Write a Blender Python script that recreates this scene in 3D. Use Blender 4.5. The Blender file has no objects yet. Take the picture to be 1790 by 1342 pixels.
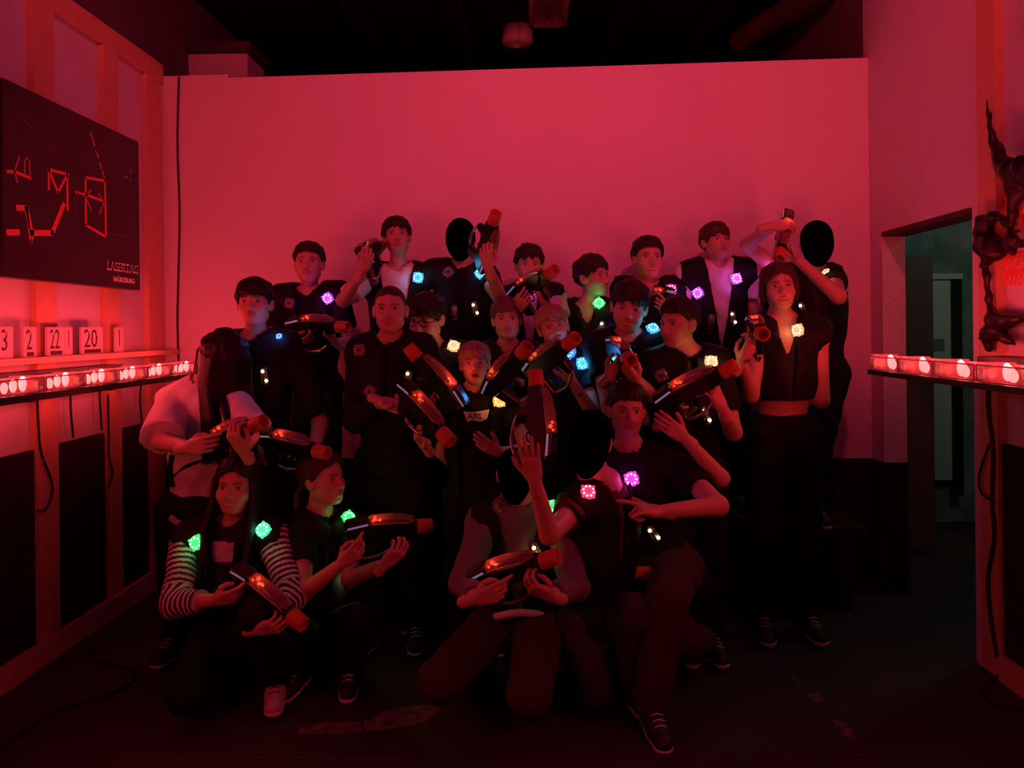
import bpy, bmesh, math, random
import numpy as np
from mathutils import Vector, Matrix

random.seed(7)
SC = bpy.context.scene
COL = SC.collection
PI = math.pi

# ------------------------------------------------------------------ camera, world, exposure, lights
F_PX, CAM_H = 1340.0, 1.4            # focal length in pixels of the 1790 wide frame, lens height
VPX, VPY, ROLL = 930.0, 575.0, 0.0105
cam_data = bpy.data.cameras.new('camera')
cam = bpy.data.objects.new('camera', cam_data)
COL.objects.link(cam)
SC.camera = cam
cam_data.sensor_width = 36.0
cam_data.lens = 36.0 * F_PX / 1790.0
cam_data.shift_x = (895.0 - VPX) / 1790.0
cam_data.shift_y = (VPY - 671.0) / 1790.0
cam_data.clip_start = 0.05
cam.matrix_world = Matrix.Translation((0, 0, CAM_H)) @ Matrix.Rotation(PI / 2, 4, 'X') @ Matrix.Rotation(-ROLL, 4, 'Z')
SC.view_settings.view_transform = 'Standard'
SC.view_settings.look = 'None'
SC.view_settings.gamma = 1.0
SC.view_settings.exposure = 0.0
SC.view_settings.use_curve_mapping = False
SC.cycles.use_denoising = True
SC.cycles.max_bounces = 5
SC.cycles.diffuse_bounces = 3
SC.cycles.glossy_bounces = 2
SC.cycles.transmission_bounces = 4
SC.cycles.transparent_max_bounces = 8
SC.cycles.sample_clamp_indirect = 4.0
SC.cycles.caustics_reflective = False
SC.cycles.caustics_refractive = False

world = bpy.data.worlds.new('dark_world')
SC.world = world
world.use_nodes = True
world.node_tree.nodes['Background'].inputs[0].default_value = (0.5, 0.03, 0.06, 1)
world.node_tree.nodes['Background'].inputs[1].default_value = 0.004

RED = (1.0, 0.045, 0.06)
TRAY_POWER = 1.35        # each lit charging tray
CLUSTER_POWER = 0.11    # each lit vest sensor


def lamp(name, kind, loc, color, power, size=0.03, parent=None, rot=None, size_y=None):
    d = bpy.data.lights.new(name, kind)
    d.color = color
    d.energy = power
    if kind == 'AREA':
        d.size = size
        if size_y:
            d.shape = 'RECTANGLE'
            d.size_y = size_y
    else:
        d.shadow_soft_size = size
    o = bpy.data.objects.new(name, d)
    COL.objects.link(o)
    o.location = loc
    if rot:
        o.rotation_euler = rot
    if parent:
        o.parent = parent
    return o


# unseen purple area lamps, added up high to tint the upper walls
lamp('added_purple_light', 'AREA', (0.3, 0.5, 3.4), (0.75, 0.03, 0.5), 2.0, 1.6, None, (math.radians(62), 0, 0), 0.15)
lamp('added_purple_light', 'AREA', (1.0, 2.5, 3.5), (0.75, 0.03, 0.55), 2.2, 0.12, None, (0, math.radians(48), 0), 1.0)
lamp('added_purple_light', 'AREA', (-1.1, 2.3, 3.5), (0.75, 0.03, 0.45), 1.6, 0.12, None, (0, math.radians(-48), 0), 1.0)
# unseen red spots added under the ceiling to brighten the partition
for fx in (-0.95, 0.95):
    d = lamp('added_wall_spot', 'SPOT', (fx, 1.9, 3.4), (1.0, 0.05, 0.085), 84.0 if fx < 0 else 96.0, 0.08, None, (math.radians(73), 0, 0))
    d.data.spot_size = math.radians(100)
    d.data.spot_blend = 1.0
# red point lamps added out of frame, in place of trays further along the shelves
for sx, xs in ((-1, -1.81), (1, 1.45)):
    for yy in (0.3, 0.75, 1.2, 1.65):
        lamp('added_shelf_light', 'POINT', (xs, yy, 1.33), RED, TRAY_POWER * 4.6, 0.05)
# the cool lamp in the neighbouring room seen through the doorway
lamp('next_room_light', 'POINT', (2.9, 3.9, 2.5), (0.5, 0.95, 0.74), 8.0, 0.15)


# ------------------------------------------------------------------ pixels to places
def ray(px, py):
    u, v = px - VPX, py - VPY
    c, s = math.cos(ROLL), math.sin(ROLL)
    u0, v0 = u * c - v * s, u * s + v * c
    return Vector((u0 / F_PX, 1.0, -v0 / F_PX))


def P(px, py, D):
    r = ray(px, py)
    return Vector((r.x * D, D, CAM_H + r.z * D))


def PX(px, py, X):            # the point of the plane x = X seen at a pixel
    r = ray(px, py)
    return P(px, py, X / r.x)


def reach(a, px, py, L, near=True):   # the point on a pixel's ray a bone length away from a
    r = ray(px, py)
    o = Vector((0, 0, CAM_H))
    rn = r.normalized()
    t0 = (a - o).dot(rn)
    q = o + rn * t0
    h2 = L * L - (q - a).length_squared
    t = t0 + ((-1 if near else 1) * math.sqrt(h2) if h2 > 0 else 0)
    return o + rn * t


# ------------------------------------------------------------------ materials
MATS = {}


def mat(name, col, rough=0.6, metal=0.0, spec=0.5, noise=None, bump=None, emit=None, estr=0.0, attr=None, alpha=None, coat=0.0):
    if name in MATS:
        return MATS[name]
    m = bpy.data.materials.new(name)
    m.use_nodes = True
    nt = m.node_tree
    b = nt.nodes['Principled BSDF']
    b.inputs['Base Color'].default_value = (*col, 1)
    b.inputs['Roughness'].default_value = rough
    b.inputs['Metallic'].default_value = metal
    b.inputs['Specular IOR Level'].default_value = spec
    b.inputs['Coat Weight'].default_value = coat
    if alpha is not None:
        b.inputs['Alpha'].default_value = alpha
    if emit:
        b.inputs['Emission Color'].default_value = (*emit, 1)
        b.inputs['Emission Strength'].default_value = estr
    tc = nt.nodes.new('ShaderNodeTexCoord')
    src = None
    if attr:
        a = nt.nodes.new('ShaderNodeAttribute')
        a.attribute_name = attr
        src = a.outputs['Color']
        nt.links.new(src, b.inputs['Base Color'])
    if noise:                                # (scale, amount, second colour)
        n = nt.nodes.new('ShaderNodeTexNoise')
        n.inputs['Scale'].default_value = noise[0]
        n.inputs['Detail'].default_value = 5
        nt.links.new(tc.outputs['Object'], n.inputs['Vector'])
        r = nt.nodes.new('ShaderNodeMapRange')
        r.inputs['From Min'].default_value = 0.35
        r.inputs['From Max'].default_value = 0.7
        r.inputs['To Max'].default_value = noise[1]
        nt.links.new(n.outputs['Fac'], r.inputs['Value'])
        mx = nt.nodes.new('ShaderNodeMix')
        mx.data_type = 'RGBA'
        nt.links.new(r.outputs['Result'], mx.inputs[0])
        if src:
            nt.links.new(src, mx.inputs[6])
        else:
            mx.inputs[6].default_value = (*col, 1)
        mx.inputs[7].default_value = (*noise[2], 1)
        nt.links.new(mx.outputs[2], b.inputs['Base Color'])
    if bump:                                 # (scale, strength, distance)
        n = nt.nodes.new('ShaderNodeTexNoise')
        n.inputs['Scale'].default_value = bump[0]
        n.inputs['Detail'].default_value = 4
        nt.links.new(tc.outputs['Object'], n.inputs['Vector'])
        bp = nt.nodes.new('ShaderNodeBump')
        bp.inputs['Strength'].default_value = bump[1]
        bp.inputs['Distance'].default_value = bump[2]
        nt.links.new(n.outputs['Fac'], bp.inputs['Height'])
        nt.links.new(bp.outputs['Normal'], b.inputs['Normal'])
    MATS[name] = m
    return m


def clear_plastic(name, col, see=0.5):
    if name in MATS:
        return MATS[name]
    m = bpy.data.materials.new(name)
    m.use_nodes = True
    nt = m.node_tree
    nt.nodes.remove(nt.nodes['Principled BSDF'])
    out = nt.nodes['Material Output']
    tr = nt.nodes.new('ShaderNodeBsdfTransparent')
    tl = nt.nodes.new('ShaderNodeBsdfTranslucent')
    df = nt.nodes.new('ShaderNodeBsdfDiffuse')
    gl = nt.nodes.new('ShaderNodeBsdfGlossy')
    gl.inputs['Roughness'].default_value = 0.15
    for n in (tl, df):
        n.inputs['Color'].default_value = (*col, 1)
    m1 = nt.nodes.new('ShaderNodeMixShader')
    m2 = nt.nodes.new('ShaderNodeMixShader')
    m3 = nt.nodes.new('ShaderNodeMixShader')
    m1.inputs[0].default_value = 0.5
    m2.inputs[0].default_value = see
    m3.inputs[0].default_value = 0.12
    nt.links.new(df.outputs[0], m1.inputs[1])
    nt.links.new(tl.outputs[0], m1.inputs[2])
    nt.links.new(m1.outputs[0], m2.inputs[1])
    nt.links.new(tr.outputs[0], m2.inputs[2])
    nt.links.new(m2.outputs[0], m3.inputs[1])
    nt.links.new(gl.outputs[0], m3.inputs[2])
    nt.links.new(m3.outputs[0], out.inputs[0])
    MATS[name] = m
    return m


M_PLASTER = mat('white_plaster', (0.72, 0.66, 0.68), 0.85, bump=(60, 0.35, 0.01), noise=(9, 0.35, (0.6, 0.53, 0.56)))
M_BACKWALL = mat('white_board_wall', (0.74, 0.69, 0.70), 0.85, bump=(90, 0.25, 0.006), noise=(3, 0.3, (0.66, 0.6, 0.62)))
M_STUD = mat('raw_timber', (0.72, 0.42, 0.26), 0.7, bump=(25, 0.2, 0.004), noise=(14, 0.5, (0.6, 0.32, 0.18)))
M_BLACKPAINT = mat('black_wall_paint', (0.012, 0.009, 0.009), 0.7, bump=(30, 0.2, 0.004))
M_BLACKPANEL = mat('black_panel', (0.018, 0.008, 0.008), 0.45, noise=(12, 0.4, (0.05, 0.02, 0.02)))
M_FLOOR = mat('dark_worn_floor', (0.03, 0.021, 0.021), 0.6, bump=(18, 0.25, 0.006), noise=(2.5, 0.8, (0.055, 0.038, 0.036)))
M_SCUFF = mat('worn_floor_patch', (0.22, 0.12, 0.11), 0.7, noise=(24, 1.0, (0.035, 0.02, 0.02)))
M_CEIL = mat('black_ceiling', (0.012, 0.008, 0.009), 0.9, bump=(12, 0.3, 0.02))
M_DARKWALL = mat('dim_upper_wall', (0.16, 0.12, 0.13), 0.9, noise=(6, 0.5, (0.10, 0.07, 0.08)))
M_GREYWALL = mat('mottled_grey_wall', (0.33, 0.36, 0.34), 0.9, noise=(5, 0.9, (0.12, 0.14, 0.13)))
M_BLACK = mat('black_plastic', (0.012, 0.011, 0.012), 0.3)
M_CABLE = mat('black_cable', (0.015, 0.008, 0.008), 0.45)
M_WHITEMET = mat('painted_metal', (0.55, 0.5, 0.48), 0.5)
M_TUBE = mat('unlit_tube', (0.7, 0.66, 0.64), 0.25)
M_TRAY = clear_plastic('clear_tray_plastic', (0.42, 0.2, 0.2), 0.62)
M_TRAYEDGE = mat('tray_edge', (0.7, 0.42, 0.4), 0.25)
M_BULB = mat('tray_bulb', (1, 0.8, 0.75), 0.4, emit=(1.0, 0.115, 0.11), estr=11.0)


# ------------------------------------------------------------------ object helpers
def link(name, verts, faces, m, parent=None, smooth=False, mats=None, fmat=None):
    me = bpy.data.meshes.new(name)
    me.from_pydata([tuple(v) for v in verts], [], [tuple(f) for f in faces])
    for mm in (mats or [m]):
        me.materials.append(mm)
    if fmat is not None:
        me.polygons.foreach_set('material_index', fmat)
    if smooth:
        me.polygons.foreach_set('use_smooth', [True] * len(me.polygons))
    me.update()
    o = bpy.data.objects.new(name, me)
    COL.objects.link(o)
    if parent:
        o.parent = parent
    return o


def fast_mesh(name, V, Q, m, parent=None, colors=None):
    me = bpy.data.meshes.new(name)
    me.vertices.add(len(V))
    me.vertices.foreach_set('co', np.ascontiguousarray(V, dtype=np.float32).ravel())
    me.loops.add(len(Q) * 4)
    me.loops.foreach_set('vertex_index', np.ascontiguousarray(Q, dtype=np.int32).ravel())
    me.polygons.add(len(Q))
    me.polygons.foreach_set('loop_start', np.arange(0, len(Q) * 4, 4, dtype=np.int32))
    me.polygons.foreach_set('use_smooth', np.ones(len(Q), dtype=bool))
    me.materials.append(m)
    if colors is not None:
        a = me.color_attributes.new('Col', 'FLOAT_COLOR', 'POINT')
        c4 = np.ones((len(V), 4), np.float32)
        c4[:, :3] = colors
        a.data.foreach_set('color', c4.ravel())
    me.update(calc_edges=True)
    o = bpy.data.objects.new(name, me)
    COL.objects.link(o)
    if parent:
        o.parent = parent
    return o


class MB:
    """collects shapes for one mesh"""
    def __init__(self):
        self.v, self.f, self.m = [], [], []

    def add(self, vs, fs, mi=0):
        o = len(self.v)
        self.v += [Vector(x) for x in vs]
        self.f += [[i + o for i in q] for q in fs]
        self.m += [mi] * len(fs)

    def box(self, lo, hi, mi=0, bev=0.0):
        (a, b, c), (d, e, f) = lo, hi
        if bev <= 0:
            vs = [(a, b, c), (d, b, c), (d, e, c), (a, e, c), (a, b, f), (d, b, f), (d, e, f), (a, e, f)]
            self.add(vs, [(0, 3, 2, 1), (4, 5, 6, 7), (0, 1, 5, 4), (1, 2, 6, 5), (2, 3, 7, 6), (3, 0, 4, 7)], mi)
        else:
            self.prism([(a, c), (d, c), (d, f), (a, f)], b, e, mi, bev)

    def prism(self, poly, y0, y1, mi=0, bev=0.0):      # outline in x,z pushed along y, with chamfered caps
        n = len(poly)
        cx = sum(p[0] for p in poly) / n
        cz = sum(p[1] for p in poly) / n
        if sum(poly[i][0] * poly[(i + 1) % n][1] - poly[(i + 1) % n][0] * poly[i][1] for i in range(n)) < 0:
            poly = poly[::-1]

        def inner(p):
            d = Vector((p[0] - cx, p[1] - cz))
            L = max(d.length, 1e-6)
            d *= max(L - bev * 1.2, L * 0.4) / L
            return (cx + d.x, cz + d.y)
        rings = []
        if bev > 0:
            inn = [inner(p) for p in poly]
            rings = [(inn, y0), (poly, y0 + bev), (poly, y1 - bev), (inn, y1)]
        else:
            rings = [(poly, y0), (poly, y1)]
        vs, fs = [], []
        for pl, y in rings:
            vs += [(p[0], y, p[1]) for p in pl]
        for r in range(len(rings) - 1):
            for i in range(n):
                j = (i + 1) % n
                fs.append((r * n + i, r * n + j, (r + 1) * n + j, (r + 1) * n + i))
        fs.append(tuple(range(n - 1, -1, -1))[::-1])
        fs.append(tuple(range((len(rings) - 1) * n, len(rings) * n))[::-1])
        self.add(vs, fs, mi)

    def tube(self, pts, r, mi=0, n=8, r2=None, cap=True):
        pts = [Vector(p) for p in pts]
        vs, fs = [], []
        for i, p in enumerate(pts):
            d = (pts[min(i + 1, len(pts) - 1)] - pts[max(i - 1, 0)])
            d = d.normalized() if d.length > 1e-9 else Vector((0, 0, 1))
            a = d.cross(Vector((0, 0, 1)) if abs(d.z) < 0.9 else Vector((1, 0, 0))).normalized()
            b = d.cross(a)
            rr = r if r2 is None else r + (r2 - r) * i / max(1, len(pts) - 1)
            for k in range(n):
                t = 2 * PI * k / n
                vs.append(p + a * (math.cos(t) * rr) + b * (math.sin(t) * rr))
        for i in range(len(pts) - 1):
            for k in range(n):
                l = (k + 1) % n
                fs.append((i * n + k, i * n + l, (i + 1) * n + l, (i + 1) * n + k))
        if cap:
            fs.append(tuple(range(n))[::-1])
            fs.append(tuple(range((len(pts) - 1) * n, len(pts) * n)))
        self.add(vs, fs, mi)

    def ball(self, c, r, mi=0, n=10, k=6):
        c = Vector(c)
        rr = r if hasattr(r, '__len__') else (r, r, r)
        vs, fs = [], []
        for i in range(k + 1):
            a = PI * i / k
            for j in range(n):
                t = 2 * PI * j / n
                vs.append(c + Vector((math.sin(a) * math.cos(t) * rr[0], math.sin(a) * math.sin(t) * rr[1], math.cos(a) * rr[2])))
        for i in range(k):
            for j in range(n):
                l = (j + 1) % n
                fs.append((i * n + j, (i + 1) * n + j, (i + 1) * n + l, i * n + l))
        self.add(vs, fs, mi)

    def lathe(self, prof, axis='x', mi=0, n=20):        # closed profile of (along, radius)
        vs, fs = [], []
        m = len(prof)
        for (x, r) in prof:
            for k in range(n):
                t = 2 * PI * k / n
                c, s = r * math.cos(t), r * math.sin(t)
                vs.append((x, c, s) if axis == 'x' else (c, s, x))
        for i in range(m):
            i2 = (i + 1) % m
            for k in range(n):
                l = (k + 1) % n
                fs.append((i * n + k, i2 * n + k, i2 * n + l, i * n + l))
        self.add(vs, fs, mi)

    def build(self, name, mats, parent=None, smooth=False):
        mats = mats if isinstance(mats, (list, tuple)) else [mats]
        return link(name, self.v, self.f, None, parent, smooth, mats, self.m)


def rail(pts, n=6):           # smooth line through points
    pts = [Vector(p) for p in pts]
    out = []
    for i in range(len(pts) - 1):
        p0, p1, p2, p3 = pts[max(i - 1, 0)], pts[i], pts[i + 1], pts[min(i + 2, len(pts) - 1)]
        for k in range(n):
            t = k / n
            out.append(0.5 * ((2 * p1) + (p2 - p0) * t + (2 * p0 - 5 * p1 + 4 * p2 - p3) * t * t + (3 * p1 - p0 - 3 * p2 + p3) * t ** 3))
    out.append(pts[-1])
    return out


def empty(name, loc=(0, 0, 0), mw=None):
    o = bpy.data.objects.new(name, None)
    o.empty_display_size = 0.1
    COL.objects.link(o)
    if mw is not None:
        o.matrix_world = mw
    else:
        o.location = loc
    return o


def tag(o, label=None, cat=None, group=None, kind=None):
    if label:
        o['label'] = label
    if cat:
        o['category'] = cat
    if group:
        o['group'] = group
    if kind:
        o['kind'] = kind
    return o


def text_mesh(name, s, size, mw, m, parent=None, depth=0.001, outline=False):
    cu = bpy.data.curves.new(name, 'FONT')
    cu.body = s
    cu.size = size
    cu.extrude = depth
    cu.align_x = 'LEFT'
    cu.resolution_u = 3
    if outline:
        cu.fill_mode = 'NONE'
        cu.bevel_depth = 0.002
    t = bpy.data.objects.new(name, cu)
    COL.objects.link(t)
    bpy.context.view_layer.update()
    me = bpy.data.meshes.new_from_object(t.evaluated_get(bpy.context.evaluated_depsgraph_get()))
    bpy.data.objects.remove(t)
    bpy.data.curves.remove(cu)
    me.materials.clear()
    me.materials.append(m)
    o = bpy.data.objects.new(name, me)
    COL.objects.link(o)
    me.transform(mw)
    if parent:
        o.parent = parent
    return o


def copy_tree(o, parent=None):
    c = o.copy()
    COL.objects.link(c)
    c.parent = parent
    for ch in list(o.children):
        copy_tree(ch, c)
    return c


# ================================================================== the room
def FL(px, py, z=0.0):
    r = ray(px, py)
    return P(px, py, (CAM_H - z) / -r.z)


XL, XLP = -2.08, -2.112        # faces of the studs and of the plaster, left
XR, XRP = 1.83, 1.868
BL, BR = Vector((-2.18, 4.375, 0)), Vector((1.83, 4.13, 0))   # foot of the back wall
BDIR = (BR - BL).normalized()
BN = Vector((-BDIR.y, BDIR.x, 0)) * -1      # towards the camera


def struct(o):
    o['kind'] = 'structure'
    return o


def slab(name, lo, hi, m, parent=None, bev=0.0):
    b = MB()
    b.box(lo, hi, 0, bev)
    return b.build(name, m, parent)


struct(slab('floor', (-2.3, -0.6, -0.05), (4.2, 7.0, 0.0), M_FLOOR))
floor = bpy.data.objects['floor']
struct(slab('ceiling', (-2.6, -0.6, 3.6), (4.2, 7.0, 3.66), M_CEIL))
ceil = bpy.data.objects['ceiling']

# left wall: plaster between timber studs, black panels below
wl = struct(slab('wall_left', (-2.26, -0.6, 0), (XLP, 4.4, 2.9), M_PLASTER))
slab('upper_board', (-2.26, -0.6, 2.9), (-2.19, 4.4, 3.6), M_DARKWALL, wl)
for a, b in ((2.69, 2.82), (3.22, 3.36), (3.75, 3.88), (4.17, 4.33)):
    slab('stud', (XLP, a, 0.1), (XL, b, 2.82), M_STUD, wl, 0.004)
slab('top_rail', (XLP, 1.0, 2.82), (XL, 4.36, 2.92), M_STUD, wl, 0.004)
slab('bottom_rail', (XLP, 1.0, 0), (XL + 0.01, 4.36, 0.10), M_STUD, wl, 0.004)
for a, b in ((2.2, 2.69), (2.82, 3.22), (3.36, 3.75), (3.88, 4.17)):
    slab('black_panel', (XLP, a + 0.004, 0.1), (XLP + 0.018, b - 0.004, 0.915), M_BLACKPANEL, wl, 0.003)
slab('ledge', (XLP, 1.0, 1.282), (-1.99, 4.32, 1.307), M_STUD, wl, 0.003)

# right wall, near stretch
wr = struct(slab('wall_right', (XRP, -0.6, 0), (2.0, 3.15, 3.6), M_PLASTER))
for a, b in ((3.02, 3.14), (2.46, 2.57)):
    slab('stud', (XR, a, 0.0), (XRP, b, 3.6), M_STUD, wr, 0.004)
slab('bottom_rail', (XR - 0.01, 1.0, 0), (XRP, 3.02, 0.10), M_STUD, wr, 0.004)
slab('black_panel', (XRP - 0.025, 2.575, 0.1), (XRP, 3.015, 0.93), M_BLACKPANEL, wr, 0.003)
# right wall, far stretch with the doorway
wd = struct(slab('wall_doorway', (XR, 3.14, 1.885), (1.95, 4.2, 3.6), M_PLASTER))
slab('jamb', (XR, 3.998, 0.685), (1.95, 4.2, 1.885), M_PLASTER, wd)
slab('black_dado', (XR - 0.002, 3.996, 0), (1.952, 4.2, 0.685), M_BLACKPAINT, wd)
slab('near_post', (XR, 3.14, 0), (1.95, 3.18, 1.885), M_PLASTER, wd)
b = MB()
b.box((XR - 0.004, 3.18, 1.862), (1.955, 3.998, 1.885), 0, 0.004)
b.build('lintel_board', mat('dark_timber', (0.06, 0.035, 0.03), 0.7), wd)

# back wall: a free-standing white partition, black below
def back_box(name, s0, s1, z0, z1, front, thick, m, parent=None, bev=0.0):
    bb = MB()
    bb.box((s0, 0, z0), (s1, thick, z1), 0, bev)
    mw = Matrix(((BDIR.x, -BN.x, 0, BL.x + BN.x * front), (BDIR.y, -BN.y, 0, BL.y + BN.y * front), (0, 0, 1, 0), (0, 0, 0, 1)))
    bb.v = [mw @ v for v in bb.v]
    return bb.build(name, m, parent)


BLEN = (BR - BL).length
wb = struct(back_box('wall_back', 0.0, BLEN, 0.66, 2.845, 0, 0.06, M_BACKWALL, None, 0.006))
back_box('black_dado', 0.0, BLEN, 0, 0.685, 0.004, 0.06, M_BLACKPAINT, wb)
back_box('corner_board', 0.03, 0.47, 2.83, 2.862, 0.002, 0.05, M_BACKWALL, wb, 0.004)
cb = MB()
cpts = []
for py in (135, 250, 370, 470, 560, 640):
    r = ray(313 + 2 * math.sin(py * 0.02), py)
    o = Vector((0, 0, CAM_H))
    t = (BL - o).dot(BN) / r.dot(BN)
    cpts.append(o + r * t + BN * 0.006)
cb.tube(rail(cpts), 0.006)
tag(cb.build('wall_cable', M_CABLE, None, True), 'thin black cable running straight down the white back wall beside the left corner', 'cable')

# dark space beyond the partition
struct(slab('wall_far', (-2.6, 6.6, 0), (4.2, 6.7, 3.6), M_CEIL))
struct(slab('wall_left_far', (-2.5, 4.4, 0), (-2.2, 6.6, 3.6), M_DARKWALL))
struct(slab('wall_right_far', (1.83, 4.2, 0), (1.9, 6.6, 3.6), M_DARKWALL))
pl = struct(slab('pillar_1', (-2.2, 4.95, 0), (-1.82, 5.25, 3.2), M_PLASTER))
slab('cap_board', (-2.2, 4.9, 3.2), (-1.78, 5.28, 3.26), mat('dark_timber', (0.06, 0.035, 0.03)), pl)
for x in (-1.2, -0.55, 0.6, 1.25):
    slab('joist', (x, 3.0, 3.48), (x + 0.1, 6.6, 3.6), M_CEIL, ceil)

# neighbouring room through the doorway
struct(slab('wall_next_room', (1.9, 5.45, 0), (4.2, 5.55, 3.6), M_GREYWALL))
struct(slab('wall_next_side', (4.1, 2.4, 0), (4.2, 5.5, 3.6), M_GREYWALL))
nd = struct(slab('door_1', (2.07, 4.62, 0.05), (2.42, 4.66, 1.82), mat('brown_door', (0.09, 0.055, 0.045), 0.6), None, 0.006))
d2 = struct(slab('door_2', (2.80, 5.40, 0.3), (2.95, 5.44, 1.72), mat('pale_door', (0.62, 0.66, 0.64), 0.5), None, 0.005))
slab('frame', (2.76, 5.38, 1.72), (3.03, 5.45, 1.76), mat('pale_door', (0.62, 0.66, 0.64)), d2, 0.004)
slab('edge_strip', (2.95, 5.38, 0.2), (3.02, 5.45, 1.72), M_BLACK, d2, 0.004)
slab('notice', (2.83, 5.392, 1.22), (2.90, 5.401, 1.30), mat('grey_paper', (0.2, 0.22, 0.22)), d2)

# ------------------------------------------------------------------ shelves
def shelf(name, lo, hi, label, brackets):
    s = slab(name, lo, hi, M_BLACK, None, 0.004)
    tag(s, label, 'shelf')
    for y in brackets:
        bb = MB()
        x0, x1 = (lo[0], hi[0])
        if x0 < 0:
            poly = [(XL, lo[2] + 0.02), (x0, lo[2] + 0.02), (x0, lo[2]), (x1 - 0.04, lo[2]), (x1 - 0.04, lo[2] - 0.008), (XL, lo[2] - 0.02)]
        else:
            poly = [(x1, lo[2]), (x0 + 0.1, lo[2]), (x0 + 0.1, lo[2] - 0.008), (x1, lo[2] - 0.03)]
        bb.prism(poly, y, y + 0.02)
        bb.build('bracket', M_BLACK, s)
    return s


shelf('wall_shelf', (-1.88, 1.0, 1.165), (-1.755, 4.09, 1.19), 'long black shelf board along the left studded wall under the lit trays', (3.27, 3.79, 2.74))
shelf('wall_shelf', (1.355, 1.0, 1.203), (XR, 3.105, 1.222), 'black shelf board reaching out from the right stud wall past the doorway', (3.05, 2.5))
t = slab('cable_duct', (XL, 1.0, 1.19), (-1.985, 3.72, 1.252), M_BLACK, None, 0.006)
tag(t, 'black cable duct lying at the back of the shelf on the left wall', 'cable duct')
t = MB()
t.box((1.60, 2.2, 1.222), (1.79, 2.86, 1.262), 0, 0.01)
t.box((1.62, 2.3, 1.262), (1.75, 2.8, 1.285), 0, 0.008)
tag(t.build('power_box', M_BLACK), 'flat black power box on the shelf against the right stud wall', 'power box')

TRAY_L = 0.236


def make_tray():
    root = empty('charging_tray')
    b = MB()
    w, h, t_ = 0.082, 0.052, 0.003
    b.box((-w / 2, 0, 0), (w / 2, TRAY_L, t_))
    b.box((-w / 2, 0, 0), (-w / 2 + t_, TRAY_L, h))
    b.box((w / 2 - t_, 0, 0), (w / 2, TRAY_L, h))
    b.box((-w / 2, 0, 0), (w / 2, t_, h))
    b.box((-w / 2, TRAY_L - t_, 0), (w / 2, TRAY_L, h))
    b.box((-w / 2, TRAY_L * 0.86, 0), (w / 2, TRAY_L * 0.86 + t_, h * 0.8))
    b.build('bin', M_TRAY, root)
    b = MB()
    e = 0.0025
    for x in (-w / 2, w / 2):
        b.tube([(x, 0, h), (x, TRAY_L, h)], e, 0, 6)
        b.tube([(x, 0, e), (x, TRAY_L, e)], e, 0, 6)
        for y in (0, TRAY_L):
            b.tube([(x, y, 0), (x, y, h)], e, 0, 6)
    for y in (0, TRAY_L):
        b.tube([(-w / 2, y, h), (w / 2, y, h)], e, 0, 6)
    b.build('rim', M_TRAYEDGE, root)
    b = MB()
    b.box((-w / 2 - 0.003, TRAY_L * 0.72, h), (w / 2 + 0.003, TRAY_L * 0.98, h + 0.009), 0, 0.003)
    b.build('tab', M_TRAY, root)
    for k, (y, rr, hh) in enumerate(((0.035, 0.006, 0.007), (0.07, 0.010, 0.013), (0.10, 0.012, 0.019), (0.13, 0.012, 0.024), (0.165, 0.013, 0.028))):
        b = MB()
        b.ball((0.012 * math.sin(k * 2.1), y, 0.005 + hh), (rr, rr * 0.95, hh), 0, 10, 6)
        b.build('bulb', M_BULB, root, True)
    return root


tray0 = make_tray()
ordinal = ['first', 'second', 'third', 'fourth', 'fifth', 'sixth']
first = True
for side, X, z, ys in ((-1, -1.81, 1.192, (3.822, 3.53, 3.283, 3.035, 2.788, 2.54)), (1, 1.405, 1.224, (2.862, 2.615, 2.367, 2.12))):
    for i, y in enumerate(ys):
        o = tray0 if first else copy_tree(tray0)
        first = False
        o.location = (X, y, z)
        wall = 'left' if side < 0 else 'right'
        tag(o, 'clear red-glowing charging tray on the %s shelf, %s counted from the far end' % (wall, ordinal[i]), 'tray', 'lit charging trays on the %s shelf' % wall)
        lamp('tray_light', 'POINT', (0.0, TRAY_L * 0.55, 0.105), RED, TRAY_POWER * (1.0 if side < 0 else 1.0), 0.035, o)

# ------------------------------------------------------------------ the dark sign board on the left wall
XS = -2.02
M_BOARD = mat('dark_board', (0.022, 0.006, 0.008), 0.35, noise=(3, 0.4, (0.03, 0.01, 0.012)))
M_LINE = mat('red_line_paint', (0.95, 0.16, 0.10), 0.6)
M_DIM = mat('faded_line_paint', (0.14, 0.07, 0.09), 0.6)
M_MID = mat('pink_line_paint', (0.5, 0.2, 0.24), 0.6)
M_PALE = mat('pale_print', (0.85, 0.75, 0.75), 0.6)
board = slab('plan_board', (XL + 0.002, 2.935, 1.622), (XS, 3.955, 2.385), M_BOARD, None, 0.004)
tag(board, 'large dark board with red line drawing of a plan on the left wall', 'board')


def SB(px, py):
    p = PX(px, py, XS)
    p.y = min(max(p.y, 2.945), 3.945)
    p.z = min(max(p.z, 1.63), 2.375)
    return p


def strokes(name, lines, w, m):
    b = MB()
    for ln in lines:
        pts = [SB(*q) for q in ln]
        for p, q in zip(pts[:-1], pts[1:]):
            d = (q - p)
            if d.length < 1e-4:
                continue
            d.normalize()
            n = Vector((0, -d.z, d.y)) * (w / 2)
            p2, q2 = p - d * w * 0.4, q + d * w * 0.4
            x = Vector((0.0015, 0, 0))
            vs = [p2 + n + x, q2 + n + x, q2 - n + x, p2 - n + x, p2 + n - x, q2 + n - x, q2 - n - x, p2 - n - x]
            b.add(vs, [(0, 3, 2, 1), (4, 5, 6, 7), (0, 1, 5, 4), (1, 2, 6, 5), (2, 3, 7, 6), (3, 0, 4, 7)])
    return b.build(name, m, board)


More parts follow.
